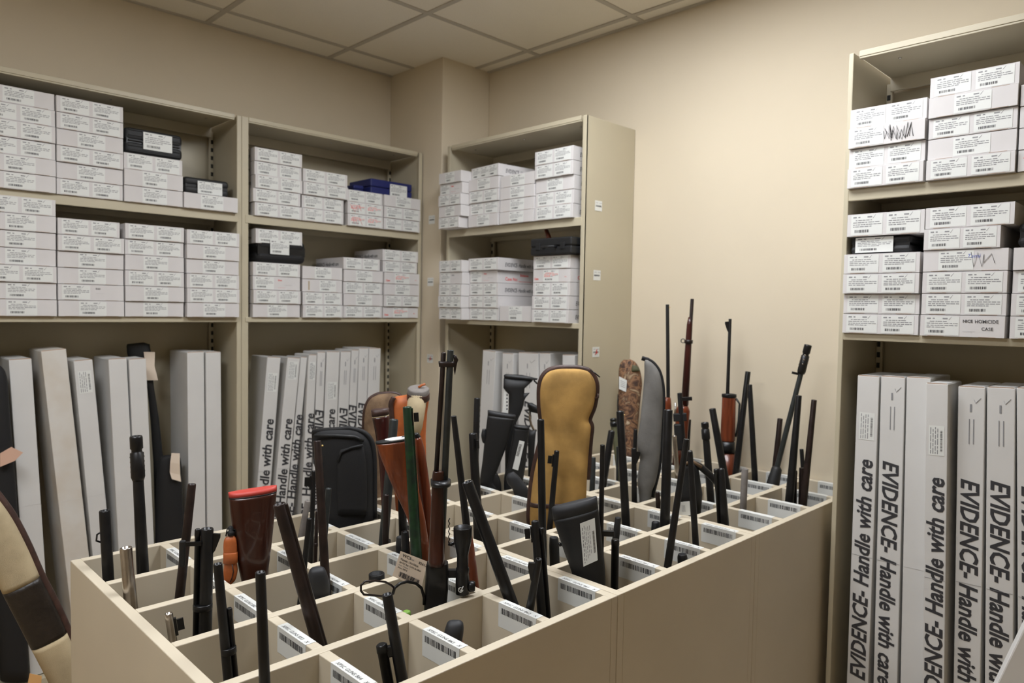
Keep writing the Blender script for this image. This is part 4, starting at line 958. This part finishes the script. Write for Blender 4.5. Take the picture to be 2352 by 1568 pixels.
# orange leather scabbard with grey cap
A = anchor(2.22, 2.96); nn = V((-A.x, -A.y, 0)).normalized()
rowsO = [(905, 912, 960, 903, .014), (898, 928, 984, 912, .026), (896, 960, 981, 950, .030), (897, 1000, 978, 1000, .030), (900, 1050, 979, 1050, .029), (904, 1100, 978, 1100, .028), (908, 1160, 974, 1160, .026), (914, 1240, 966, 1240, .024), (920, 1400, 958, 1400, .02)]
to = shape('scabbard', 'orange leather scabbard with capped cloth-wrapped roll strapped in front', 'case', A, [('body', 'orleather', rowsO, 1)])
MB().path(outline(A, smooth_rows([(905, 912, 0, 0, 0), (898, 928, 0, 0, 0), (900, 960, 0, 0, 0), (902, 1000, 0, 0, 0)], 4), 'l', .022), .008, 0, 10).build('binding', 'leather', to)
p0 = onP(961, 900, A+nn*.03); p1 = onP(945, 1010, A+nn*.03); k_ = (p0-CAM).dot(fw)/FPX
rl = sub(MB().lathe(p0, p1-p0, [(0, 22*k_), ((p1-p0).length*.7, 21*k_), ((p1-p0).length, 15*k_)], 0, 24).build('cloth_roll', 'tan', to))
c0 = onP(961, 891, A+nn*.03); d = (p0-c0).normalized()
d = (V((0, 0, -1))*.9-nn*.25+V((0, 0, 0))).normalized()
cp = sub(MB().lathe(c0, d, [(0, 22*k_), (.003, 25*k_), (.036, 25.5*k_), (.038, 22*k_)], 0, 28).build('cap', 'glove', to))
b = MB().path([c0-d*.002+V((0, 0, 0))+(onP(956+dx, 895+dy, A+nn*.03)-onP(956, 895, A+nn*.03))-nn*0 for dx, dy in ((0, 0), (8, -5), (16, -8))], .004, 0, 8, r2=.003); b.build('cap_tie', 'orleather', cp)
MB().lathe(c0+d*.016, d, [(0, 25.8*k_), (.001, 26.2*k_), (.020, 26.2*k_), (.021, 25.8*k_)], 0, 28).build('cap_band', 'leather', cp)
# canvas and leather case, near left
A = V((.36, 2.33, .7)); nn = V((-A.x, -A.y, 0)).normalized()
def diag(ts, half): 
    out = []
    for (x, y), h, t in ts:
        dx, dy = .90, -.44; out.append((x-dx*h, y-dy*h, x+dx*h, y+dy*h, t))
    return out
AX = [((-110, 1060), 40, .02), ((-75, 1130), 50, .03), ((-25, 1200), 52, .034), ((15, 1270), 50, .034), ((48, 1340), 48, .034), ((84, 1410), 48, .032), ((118, 1480), 46, .03), ((152, 1550), 44, .03), ((190, 1640), 42, .028), ((236, 1740), 38, .026)]
tl = thing('rifle_case', 'tan canvas rifle case with black leather panels leaning at photo\'s left', 'case', (.40, 2.33, .02))
MB().rings(loft(A, smooth_rows(diag(AX[:5], 0), 5), 28, .7)).build('upper_canvas', 'tan', tl)
MB().rings(loft(A, smooth_rows(diag([((48.2, 1340.3), 48.6, .0345), AX[5], ((112, 1468), 46.5, .0315)], 0), 5), 28, .7)).build('leather_panel', 'bleather', tl)
MB().rings(loft(A, smooth_rows(diag([((112.2, 1468.5), 46, .031), AX[7], AX[8], AX[9]], 0), 5), 28, .7)).build('lower_canvas', 'tan', tl)
MB().path(outline(A, smooth_rows(diag([(p, h+2, t) for p, h, t in AX], 0), 3), 'r'), .012, 0, 10, r2=.009).build('zip_binding', 'leather', tl)
b = MB(); c = [onP(x, y, A+nn*.045) for x, y in ((60, 1590), (92, 1600), (96, 1552), (68, 1546))]; b.add(c+[p-nn*.001 for p in c], [(0, 1, 2, 3), (7, 6, 5, 4), (0, 4, 5, 1), (1, 5, 6, 2), (2, 6, 7, 3), (3, 7, 4, 0)]); b.build('orange_tag', 'orangetag', tl)

# ------------------------------------------------------------------ guns standing muzzle up
# near-end column of bins
bore2('black capped barrel with side swivel in the rack\'s near left corner bin', (240, 1172), (249, 1330), 23, 0, 4, phi=0, swivel=1230, taper=1.05, sight=None, mag=None)
gun('rifle', 'shiny nickel barrel in front of the black capped barrel, near end of rack', (289, 1257), (301, 1392), 26, 0, 3, m='nickel', stock='poly', foremat='poly', taper=1.1)
gun('rifle', 'black rifle barrel with ported muzzle brake before the white long boxes, left side', (312.5, 1003), (328, 1310), 21, 0, 4, brake=(.105, 1.3), stock='poly', foremat='poly', taper=1.25)
bore2('slim brown barrel leaning right, between ported rifle and red-pad stock', (441, 1111), (413, 1366), 18, 0, 3, m='steel2')
def ex5(th, P, tpx, rad, a, s, q, L):
    t = tpx(1235); MB().obox(P(t, -rad*4.2, .004), a*.052, s*.012, q*.01).build('swivel_block', 'poly', th, bevel=.003)
    MB().obox(P(t+.004, -rad*3.3, .006), a*.008, s*(rad*2.6), q*.005).build('swivel_arm', 'steel', th)
gun('rifle', 'black barrel over magazine tube with hooked front sight, beside orange strap', (476, 1213), (471, 1450), 27, 0, 2, phi=8, sight='post', mag=(1.0, .0, .5), band=(1385,), taper=1.1, extra=ex5)
bore2('black barrel with shorter tube alongside, in front of the orange strap', (500, 1294), (525, 1560), 20, 0, 1, phi=170, mag=(.95, 1400, .68), band=(1487,), taper=1.15)
bore2('plain black barrel rising straight up at bottom left of the rack', (598, 1313), (608, 1568), 23, 0, 0, taper=1.12)
gun('rifle', 'short bright steel muzzle with black front sight, lowest at near end', (387, 1408), (397, 1470), 18, 0, 2, m='nickel', phi=0, sight='hood', taper=1.0)
bore2('thick barrel leaning left with rib, front of the red-pad stock', (641, 1157), (733, 1480), 28, 1, 1, m='steel2', phi=10, rib=True, taper=1.15)
gun('rifle', 'tall dark barrel in front of the black nylon case', (729, 1012), (750, 1368), 17, 1, 2, m='steel2', phi=0, sight='bead', taper=1.2)
gun('rifle', 'thin grey muzzle just right of the tall dark barrel', (755, 1121), (741, 1275), 13, 2, 3, m='grey')
gun('rifle', 'thin black barrel leaning right above the smooth black butt', (711, 1190), (698, 1308), 12, 1, 2, m='steel')
gun('rifle', 'slim black barrel with small sight behind the tall dark barrel', (721, 1081), (713, 1290), 10, 2, 3, phi=180, sight='hood')
gun('rifle', 'very thin brown barrel with ring, left of tall dark barrel', (728, 1173), (724, 1288), 8, 2, 3, m='steel2', band=(1246,))
gun('rifle', 'grey-brown wrapped muzzle behind the thick leaning barrel', (707, 1150), (692, 1232), 13, 2, 4, m='glove')
# B64, B62, B61
bore2('black barrel with wide capped magazine tube in the front bin behind label B64', (889, 1364), (925, 1568), 24, 1, 0, phi=0, mag=(1.25, 1470, 1.12), band=None, taper=1.12, extra=lambda th, P, tpx, rad, a, s, q, L: MB().obox(P(tpx(1478), -rad*2.2, -.006), a*.02, s*(rad*2.0), q*.012).build('barrel_clamp', 'steel', th, bevel=.003))
bore2('long black barrel leaning left into the bin with label B62', (1073, 1106), (1178, 1392), 26, 3, 0, taper=1.12)
gun('rifle', 'black barrel with twin sight bumps in the bin with label B61', (1229, 1196), (1246, 1418), 18, 3, 0, phi=180, sight='hood', mag=(.9, 1212, .7), taper=1.25)
gun('rifle', 'short leaning black barrel with blade sight in the bin with label B61', (1238, 1283), (1216, 1405), 15, 3, 0, phi=180, sight='post', taper=1.3)
# middle of the rack
gun('rifle', 'black barrel with front blade behind the lever rifle\'s scope', (1042, 955), (1088, 1345), 13, 3, 1, phi=0, foremat='cherry', fore=1225, taper=1.5, sight=None)
gun('rifle', 'mottled green barrel with black sight between brown stock and lever rifle', (935, 934), (957, 1290), 20, 3, 2, m='green', phi=0, sight='hood', rib=True, taper=1.2, foremat='poly')
gun('rifle', 'fat black muzzle with step, left of the green barrel', (921, 1232), (926, 1290), 22, 3, 2, m='poly', taper=1.25)
gun('rifle', 'open black muzzle peeking over the stepped muzzle', (930, 1220), (932, 1285), 17, 3, 2, m='steel')
gun('rifle', 'round black cap with screw, left of the hanging evidence card', (865, 1316), (866, 1345), 36, 2, 2, m='poly', taper=1.0, Lmax=1.0)
bore2('grey barrel leaning right, overlapping the maroon stock', (905, 963), (881, 1242), 20, 3, 3, m='grey', taper=1.1)
gun('rifle', 'slim brown barrel leaning right, in front of the black nylon case edge', (887, 1136), (846, 1256), 13, 3, 3, m='steel2')
bore2('dark barrel directly behind the big orange-brown stock', (921, 1100), (926, 1220), 17, 3, 3)
bore2('black barrel with small side window left of the rubber stock', (1086, 995), (1100, 1242), 19, 4, 2, phi=60, sight='hood', taper=1.2)
bore2('black barrel with row of small teeth, behind the barrel with side window', (1096, 914), (1090, 1132), 14, 5, 4, phi=0, extra=lambda th, P, tpx, rad, a, s, q, L: [MB().obox(P(.02+.018*i, rad*.8, -.002), a*.006, s*.003, q*.004).build('sight_tooth', 'steel', th) for i in range(7)])
bore2('straight black barrel in front of golden canvas case', (1242, 963), (1247, 1292), 16, 4, 1, taper=1.18, sight=None)
gun('rifle', 'thin black barrel with side sight across golden canvas case', (1279, 1035), (1263, 1208), 12, 5, 2, phi=180, sight='hood')
gun('rifle', 'shortest thin muzzle at the foot of the golden canvas case', (1283, 1124), (1279, 1208), 9, 5, 2)
gun('rifle', 'short black muzzle between twin-bump barrel and rubber butt', (1272, 1233), (1274, 1290), 20, 4, 1, m='poly')
def ex21(th, P, tpx, rad, a, s, q, L):
    t = tpx(1217); MB().obox(P(t, -rad*5.5, -.005), a*.014, s*(rad*6.6), q*.010).build('barrel_clamp', 'steel', th, bevel=.002)
    MB().obox(P(t+.014, -rad*1.3, -.004), a*.05, s*(rad*2.4), q*.008).build('sling_loop', 'nylon', th, bevel=.002)
bore2('thin barrel clamped to short magazine tube, right of the labelled rubber butt', (1384, 1021), (1378, 1345), 11, 4, 0, phi=180, mag=(2.2, 1236, 1.75), taper=1.1, extra=ex21)
bore2('tall black barrel leaning left, right of the golden canvas case', (1424, 944), (1438, 1207), 17, 6, 1, taper=1.15, phi=0, sight='bead')
bore2('black barrel leaning right beside a thin bipod leg', (1405, 989), (1386, 1105), 15, 7, 3)
gun('rifle', 'olive rifle barrel with black flash hider behind the tall leaning barrel', (1409, 962), (1424, 1080), 15, 8, 3, m='olive', foremat='olive', brake=(.03, 1.1))
gun('rifle', 'thin shiny bipod leg right of the golden canvas case', (1418, 1025), (1394, 1112), 5, 8, 3, m='grey', Lmax=1.1, short=True)
gun('rifle', 'black muzzle with bright crown left of the grey padded case', (1456, 1029), (1457, 1142), 11, 7, 2, phi=0, sight='post')
gun('rifle', 'thin muzzle above the bright-crowned muzzle', (1460, 986), (1457, 1060), 9, 9, 3)
gun('rifle', 'small scope tube peeking past golden canvas case\'s right edge', (1363, 1050), (1360, 1125), 11, 7, 3, m='grey')
# far part of the rack
gun('rifle', 'tallest thin black barrel against the bare wall, wooden fore-end below', (1533, 699), (1536, 1062), 8, 10, 3, fore=912, foremat='cherry', sight='bead', phi=0)
def ex45(th, P, tpx, rad, a, s, q, L):
    t1, t2 = tpx(728), tpx(930)
    MB().rings([ring_c(P(t, -.004), a, s, q, x, x*.85) for t, x in ((t1, .007), (t1+.03, .0115), (t2*.5, .013), (t2, .015))]).build('handguard', 'maroon', th)
    t = tpx(780); MB().lathe(P(t, -.004), a, [(0, .013), (.001, .017), (.015, .017), (.016, .013)]).build('barrel_band', 'steel2', th)
    MB().path([P(t+.006+.008*math.sin(x), -.026-.008*math.cos(x)) for x in [2*math.pi*i/12 for i in range(12)]], .0018, 0, 6, closed=True).build('sling_ring', 'grey', th)
    t = tpx(932); MB().rings([ring_c(P(x, -.01), a, s, q, y, .018) for x, y in ((t, .02), (t+.02, .028), (t+.12, .025), (t+.3, .03))]).build('butt', 'cherry', th)
gun('rifle', 'old dark wooden rifle leaning right against the bare wall, sling ring', (1590, 686), (1567, 1062), 8, 10, 3, m='steel2', phi=0, extra=ex45, taper=1.3)
def ex46(th, P, tpx, rad, a, s, q, L):
    t = tpx(912); MB().obox(P(t, .004, -.006), a*.014, s*.04, q*.012).build('gas_block', 'steel', th, bevel=.002)
    MB().obox(P(t+.06, -.03, -.008), a*.03, s*.05, q*.016).build('sight_base', 'poly', th, bevel=.003)
    MB().path([P(t+.02, -.018), P(t+.06, -.022), P(t+.09, -.02)], .004, 0, 8).build('gas_tube', 'nickel', th)
    MB().obox(P(t+.10, -.03, -.01), a*.10, s*.03, q*.02).build('handguard', 'poly', th, bevel=.005)
gun('rifle', 'black rifle with boxy gas block sticking right, beside grey padded case', (1561, 902), (1573, 1075), 11, 9, 2, phi=0, extra=ex46, stock='poly', foremat='poly')
gun('rifle', 'slim black muzzle just right of the boxy gas block rifle', (1583, 963), (1577, 1060), 9, 10, 3)
bore2('thick black barrel hard against the grey padded case\'s right edge', (1535, 941), (1527, 1206), 20, 6, 1, taper=1.15, stock='poly')
gun('rifle', 'grey-white tube seen between thick black barrel and leaning barrel', (1549, 1000), (1556, 1090), 10, 9, 2, m='nickel')
bore2('long black barrel leaning right near the double-thick divider', (1577, 1008), (1533, 1303), 13, 5, 0, taper=1.35)
bore2('black barrel with front blade, right of the long leaning one', (1585, 1036), (1598, 1250), 12, 6, 0, taper=1.25)
gun('rifle', 'stubby black muzzle behind the rack\'s front panel, rightmost low one', (1567, 1272), (1568, 1290), 20, 5, 0, m='poly', Lmax=.9)
def ex50(th, P, tpx, rad, a, s, q, L):
    t = tpx(1062); MB().rings([ring_c(P(t+x, -.004), a, s, q, y, .02) for x, y in ((0, .018), (.02, .03), (.10, .038), (.16, .03))]).build('receiver_block', 'poly', th)
    MB().path([P(t, .0), P(t+.012, .03), P(t+.04, .06), P(t+.07, .085)], .011, 0, 8).build('charging_arm', 'steel', th)
    MB().path([P(t+.0, -.02, .02), P(t-.008, .01, .026), P(t+.01, .035, .02)], .005, 0, 8).build('strap', 'suede', th)
gun('rifle', 'black slung rifle with angled arm and brown strap, far rack', (1583, 1035), (1590, 1170), 16, 7, 1, extra=ex50, stock='poly', foremat='poly')
bore2('black barrel with flared muzzle left of wooden rifle, bare wall behind', (1619, 971), (1633, 1152), 15, 8, 1, brake=(.06, 1.15))
bore2('black barrel leaning left across the wooden rifle by the wall', (1636, 938), (1668, 1115), 15, 9, 1, taper=1.2)
def ex53(th, P, tpx, rad, a, s, q, L):
    t = tpx(908); t2 = tpx(1010)
    MB().rings([ring_c(P(x, -.006), a, s, q, y, .018) for x, y in ((t, .014), (t+.008, .026), (t2, .028), (t2+.005, .024))]).build('handguard', 'cherry', th)
    MB().rings([ring_c(P(x, -.006), a, s, q, y, .019) for x, y in ((t-.008, .012), (t-.006, .028), (t+.006, .028), (t+.008, .02))]).build('front_cap', 'steel', th)
    MB().path([P(t+.01, -.032), P(t+.03, -.046), P(t+.10, -.044), P(t+.16, -.036)], .004, 0, 8).build('bayonet', 'grey', th)
    MB().rings([ring_c(P(x, -.006), a, s, q, y, .02) for x, y in ((t2+.006, .027), (t2+.05, .03))]).build('receiver_ring', 'steel', th)
    MB().rings([ring_c(P(x, -.008), a, s, q, y, .018) for x, y in ((t2+.0505, .026), (t2+.25, .026))]).build('lower_wood', 'cherry', th)
gun('rifle', 'red-brown wooden rifle with thin hooked-sight barrel against bare wall', (1677, 732), (1665, 1086), 7, 10, 2, phi=180, sight='post', extra=ex53, taper=1.3)
bore2('left of two crossed black barrels against the bare wall', (1718, 853), (1690, 1087), 12, 10, 2, taper=1.25)
bore2('right of two crossed black barrels against the bare wall', (1722, 883), (1734, 1100), 11, 10, 1, taper=1.25)
gun('rifle', 'two-lobed black muzzle in third bin from the rack\'s far end', (1656, 1076), (1664, 1196), 15, 7, 0, mag=(.8, .0, .8), taper=1.3)
bore2('short grey-brown barrel, stubby and upright in a far right-side bin', (1711, 1076), (1707, 1166), 15, 8, 0, m='glove', taper=1.0)
def ex58(th, P, tpx, rad, a, s, q, L):
    k = MB()
    for i in range(3): k.lathe(P(.035+.016*i, rad*.2, -rad*1.62), -q, [(0, .0035), (.0006, .0022)], 0, 10)
    k.build('brake_port', 'nickel', th)
    t = tpx(861); MB().obox(P(t-.006, 0, -.004), a*.008, s*.03, q*.008).build('front_sight', 'steel', th)
    t = tpx(1070); MB().rings([ring_c(P(t+x, 0), a, s, q, y, y) for x, y in ((0, .009), (.01, .018), (.12, .026), (.2, .026))]).build('handguard', 'poly', th)
gun('rifle', 'grey rifle leaning far right with big ported muzzle brake, near right bookcase', (1856, 793), (1772, 1124), 11, 10, 1, m='grey', phi=180, brake=(.105, 1.55), extra=ex58, stock='poly', foremat='poly', Lmax=1.35)
bore2('thick black barrel right of the ported grey rifle', (1835, 908), (1813, 1152), 13, 9, 0, taper=1.5)
bore2('brownish barrel nearest the right bookcase, leaning right', (1870, 918), (1846, 1152), 12, 9, 0, m='steel2', taper=1.3)
bore2('brown muzzle leaning left, crossing behind the ported grey rifle', (1792, 961), (1816, 1062), 12, 10, 1, m='steel2')
gun('rifle', 'small black muzzle between the two barrels nearest right bookcase', (1841, 1031), (1846, 1100), 9, 10, 0)
gun('rifle', 'black muzzle with rusty clamp low beside the right bookcase', (1841, 1074), (1840, 1152), 10, 9, 0, m='steel2', mag=(1.3, .01, 1.4))
bore2('short rusty muzzle below the grey padded case', (1510, 1130), (1513, 1170), 10, 7, 1, m='steel2')
gun('rifle', 'black capped stub left of the thick black barrel\'s foot', (1506, 1198), (1506, 1215), 18, 6, 1, m='poly', Lmax=.95)
gun('rifle', 'black capped stub at the foot of the tall leaning barrel', (1420, 1188), (1418, 1205), 14, 5, 1, m='poly', Lmax=.95)

# ------------------------------------------------------------------ dark things standing in the left bookcase's lower bay and beside it
A = V((.47, 3.07, .6))
tb_ = shape('rifle_case', 'black rifle case leaning beside leftmost long box, pinkish paper tag', 'case', A, [
 ('body', 'nylon', [(-30, 845, 2, 840, .02), (-45, 870, 16, 865, .03), (-50, 960, 24, 960, .034), (-45, 1100, 36, 1100, .034), (-35, 1250, 46, 1250, .034), (-15, 1400, 60, 1400, .03), (0, 1560, 68, 1560, .028)], 1)], base=V((.5, 3.07, .0615)))
nn = V((-A.x, -A.y, 0)).normalized(); c = [onP(x, y, A+nn*.06) for x, y in ((0, 1072), (34, 1058), (53, 1039), (26, 1026), (0, 1041))]
b = MB(); b.add(c+[p-nn*.001 for p in c], [(0, 1, 2, 3, 4), (9, 8, 7, 6, 5), (0, 5, 6, 1), (1, 6, 7, 2), (2, 7, 8, 3), (3, 8, 9, 4), (4, 9, 5, 0)]); b.build('paper_tag', 'pinktag', tb_)
A = V((1.0, 3.24, .6))
t1 = shape('rifle', 'black rifle behind the long boxes, buff paper tag on its butt', 'gun', A, [
 ('butt', 'poly', [(292, 790, 330, 786, .012), (290, 795, 344, 790, .018), (292, 812, 347, 812, .018), (300, 840, 348, 840, .016), (338, 890, 354, 890, .014), (345, 960, 365, 960, .014), (352, 1060, 376, 1060, .014), (356, 1200, 384, 1200, .013), (358, 1400, 384, 1400, .012)], 0)], base=V((1.06, 3.24, .0615)))
nn = V((-A.x, -A.y, 0)).normalized(); b = MB(); c = [onP(x, y, A+nn*.03) for x, y in ((334, 873), (363, 873), (355, 840), (356, 808), (330, 808), (334, 840))]
b.add(c+[p-nn*.001 for p in c], [(0, 1, 2, 5), (5, 2, 3, 4), (8, 7, 6, 11), (9, 8, 11, 10), (0, 6, 7, 1), (1, 7, 8, 2), (2, 8, 9, 3), (3, 9, 10, 4), (4, 10, 11, 5), (5, 11, 6, 0)]); b.build('paper_tag', 'tagpaper', t1)
A = V((1.12, 3.1, .6))
t2 = shape('rifle_case', 'black rifle case with curled white tag between long boxes, left bookcase', 'case', A, [
 ('body', 'nylon', [(376, 1046, 404, 1044, .014), (366, 1056, 414, 1050, .022), (360, 1090, 418, 1085, .026), (358, 1150, 420, 1150, .026), (356, 1240, 426, 1240, .024), (358, 1400, 430, 1400, .022)], 1)], base=V((1.12, 3.1, .0615)))
nn = V((-A.x, -A.y, 0)).normalized(); b = MB(); pts = ((394, 1040, 413, 1041), (391, 1062, 413, 1065), (390, 1085, 414, 1090), (395, 1100, 416, 1106)); vs = []
for i, (xa, ya, xb, yb) in enumerate(pts): vs += [onP(xa, ya, A+nn*(.035+.004*(i % 2))), onP(xb, yb, A+nn*(.035+.004*(i % 2)))]
vs += [p-nn*.001 for p in vs]; k = 8
b.add(vs, [(2*i, 2*i+2, 2*i+3, 2*i+1) for i in range(3)]+[(k+2*i, k+2*i+1, k+2*i+3, k+2*i+2) for i in range(3)]); b.build('paper_tag', 'tagpaper', t2)
# small card lying against the divider, far bins
A = anchor(3.0, 1.95); nn = V((-A.x, -A.y, 0)).normalized(); c = [onP(x, y, A) for x, y in ((1557, 1182), (1586, 1183), (1584, 1151), (1561, 1153))]
b = MB(); b.add(c+[p-nn*.001 for p in c], [(0, 1, 2, 3), (7, 6, 5, 4), (0, 4, 5, 1), (1, 5, 6, 2), (2, 6, 7, 3), (3, 7, 4, 0)], 0)
for q in range(3): b.add([onP(x, y, A+nn*.0006) for x, y in ((1566+3*q, 1160), (1567+3*q, 1160), (1568+3*q, 1175), (1567+3*q, 1175))], [(0, 3, 2, 1)], 1)
o = b.build('paper_card', ['paper', 'greyink']); o['label'] = 'small white paper card standing in a bin under the slung rifle'; o['category'] = 'card'
# white carton corner in front of the right bookcase
o = MB()
A = V((1.62, .20, 1.0)); nn = V((-A.x, -A.y, 0)).normalized()
p = [onP(x, y, A) for x, y in ((2290, 1568), (2352, 1440), (2420, 1300), (2520, 1568))]
e1 = (p[1]-p[0]).normalized(); 
th = thing('long_evidence_box', 'white long box leaning diagonally in the photo\'s bottom right corner', 'box', (p[0]-e1*.3))
n2 = V((nn.x, nn.y, 0)); side = e1.cross(-n2).normalized()
side = side if side.dot(rt) > 0 else -side
foot = p[0]-e1*(p[0].z/e1.z-.0)+V((0, 0, 0))
L_ = (p[0]-foot).length+.42
cb_ = MB().obox(foot, e1*L_, side*.13, -n2*.08); zmin = min(v.z for v in cb_.v)
cb_.v = [v+e1*0 if v.z > .3 else v-V((0, 0, 0)) for v in cb_.v]
cut = (-zmin+.002)/e1.z
cb_ = MB().obox(foot+e1*cut, e1*(L_-cut), side*.13, -n2*.08)
th['_o'] = tuple(foot+e1*cut); th.location = foot+e1*cut
cb_.build('carton', 'card2', th, bevel=.003)
MB().obox(foot+e1*(L_+.0003)+side*.003-n2*.003, e1*.002, side*.124, -n2*.074).build('end_flap', 'card2', th)
# tidy helper properties
for o in bpy.data.objects:
    if '_o' in o: del o['_o']
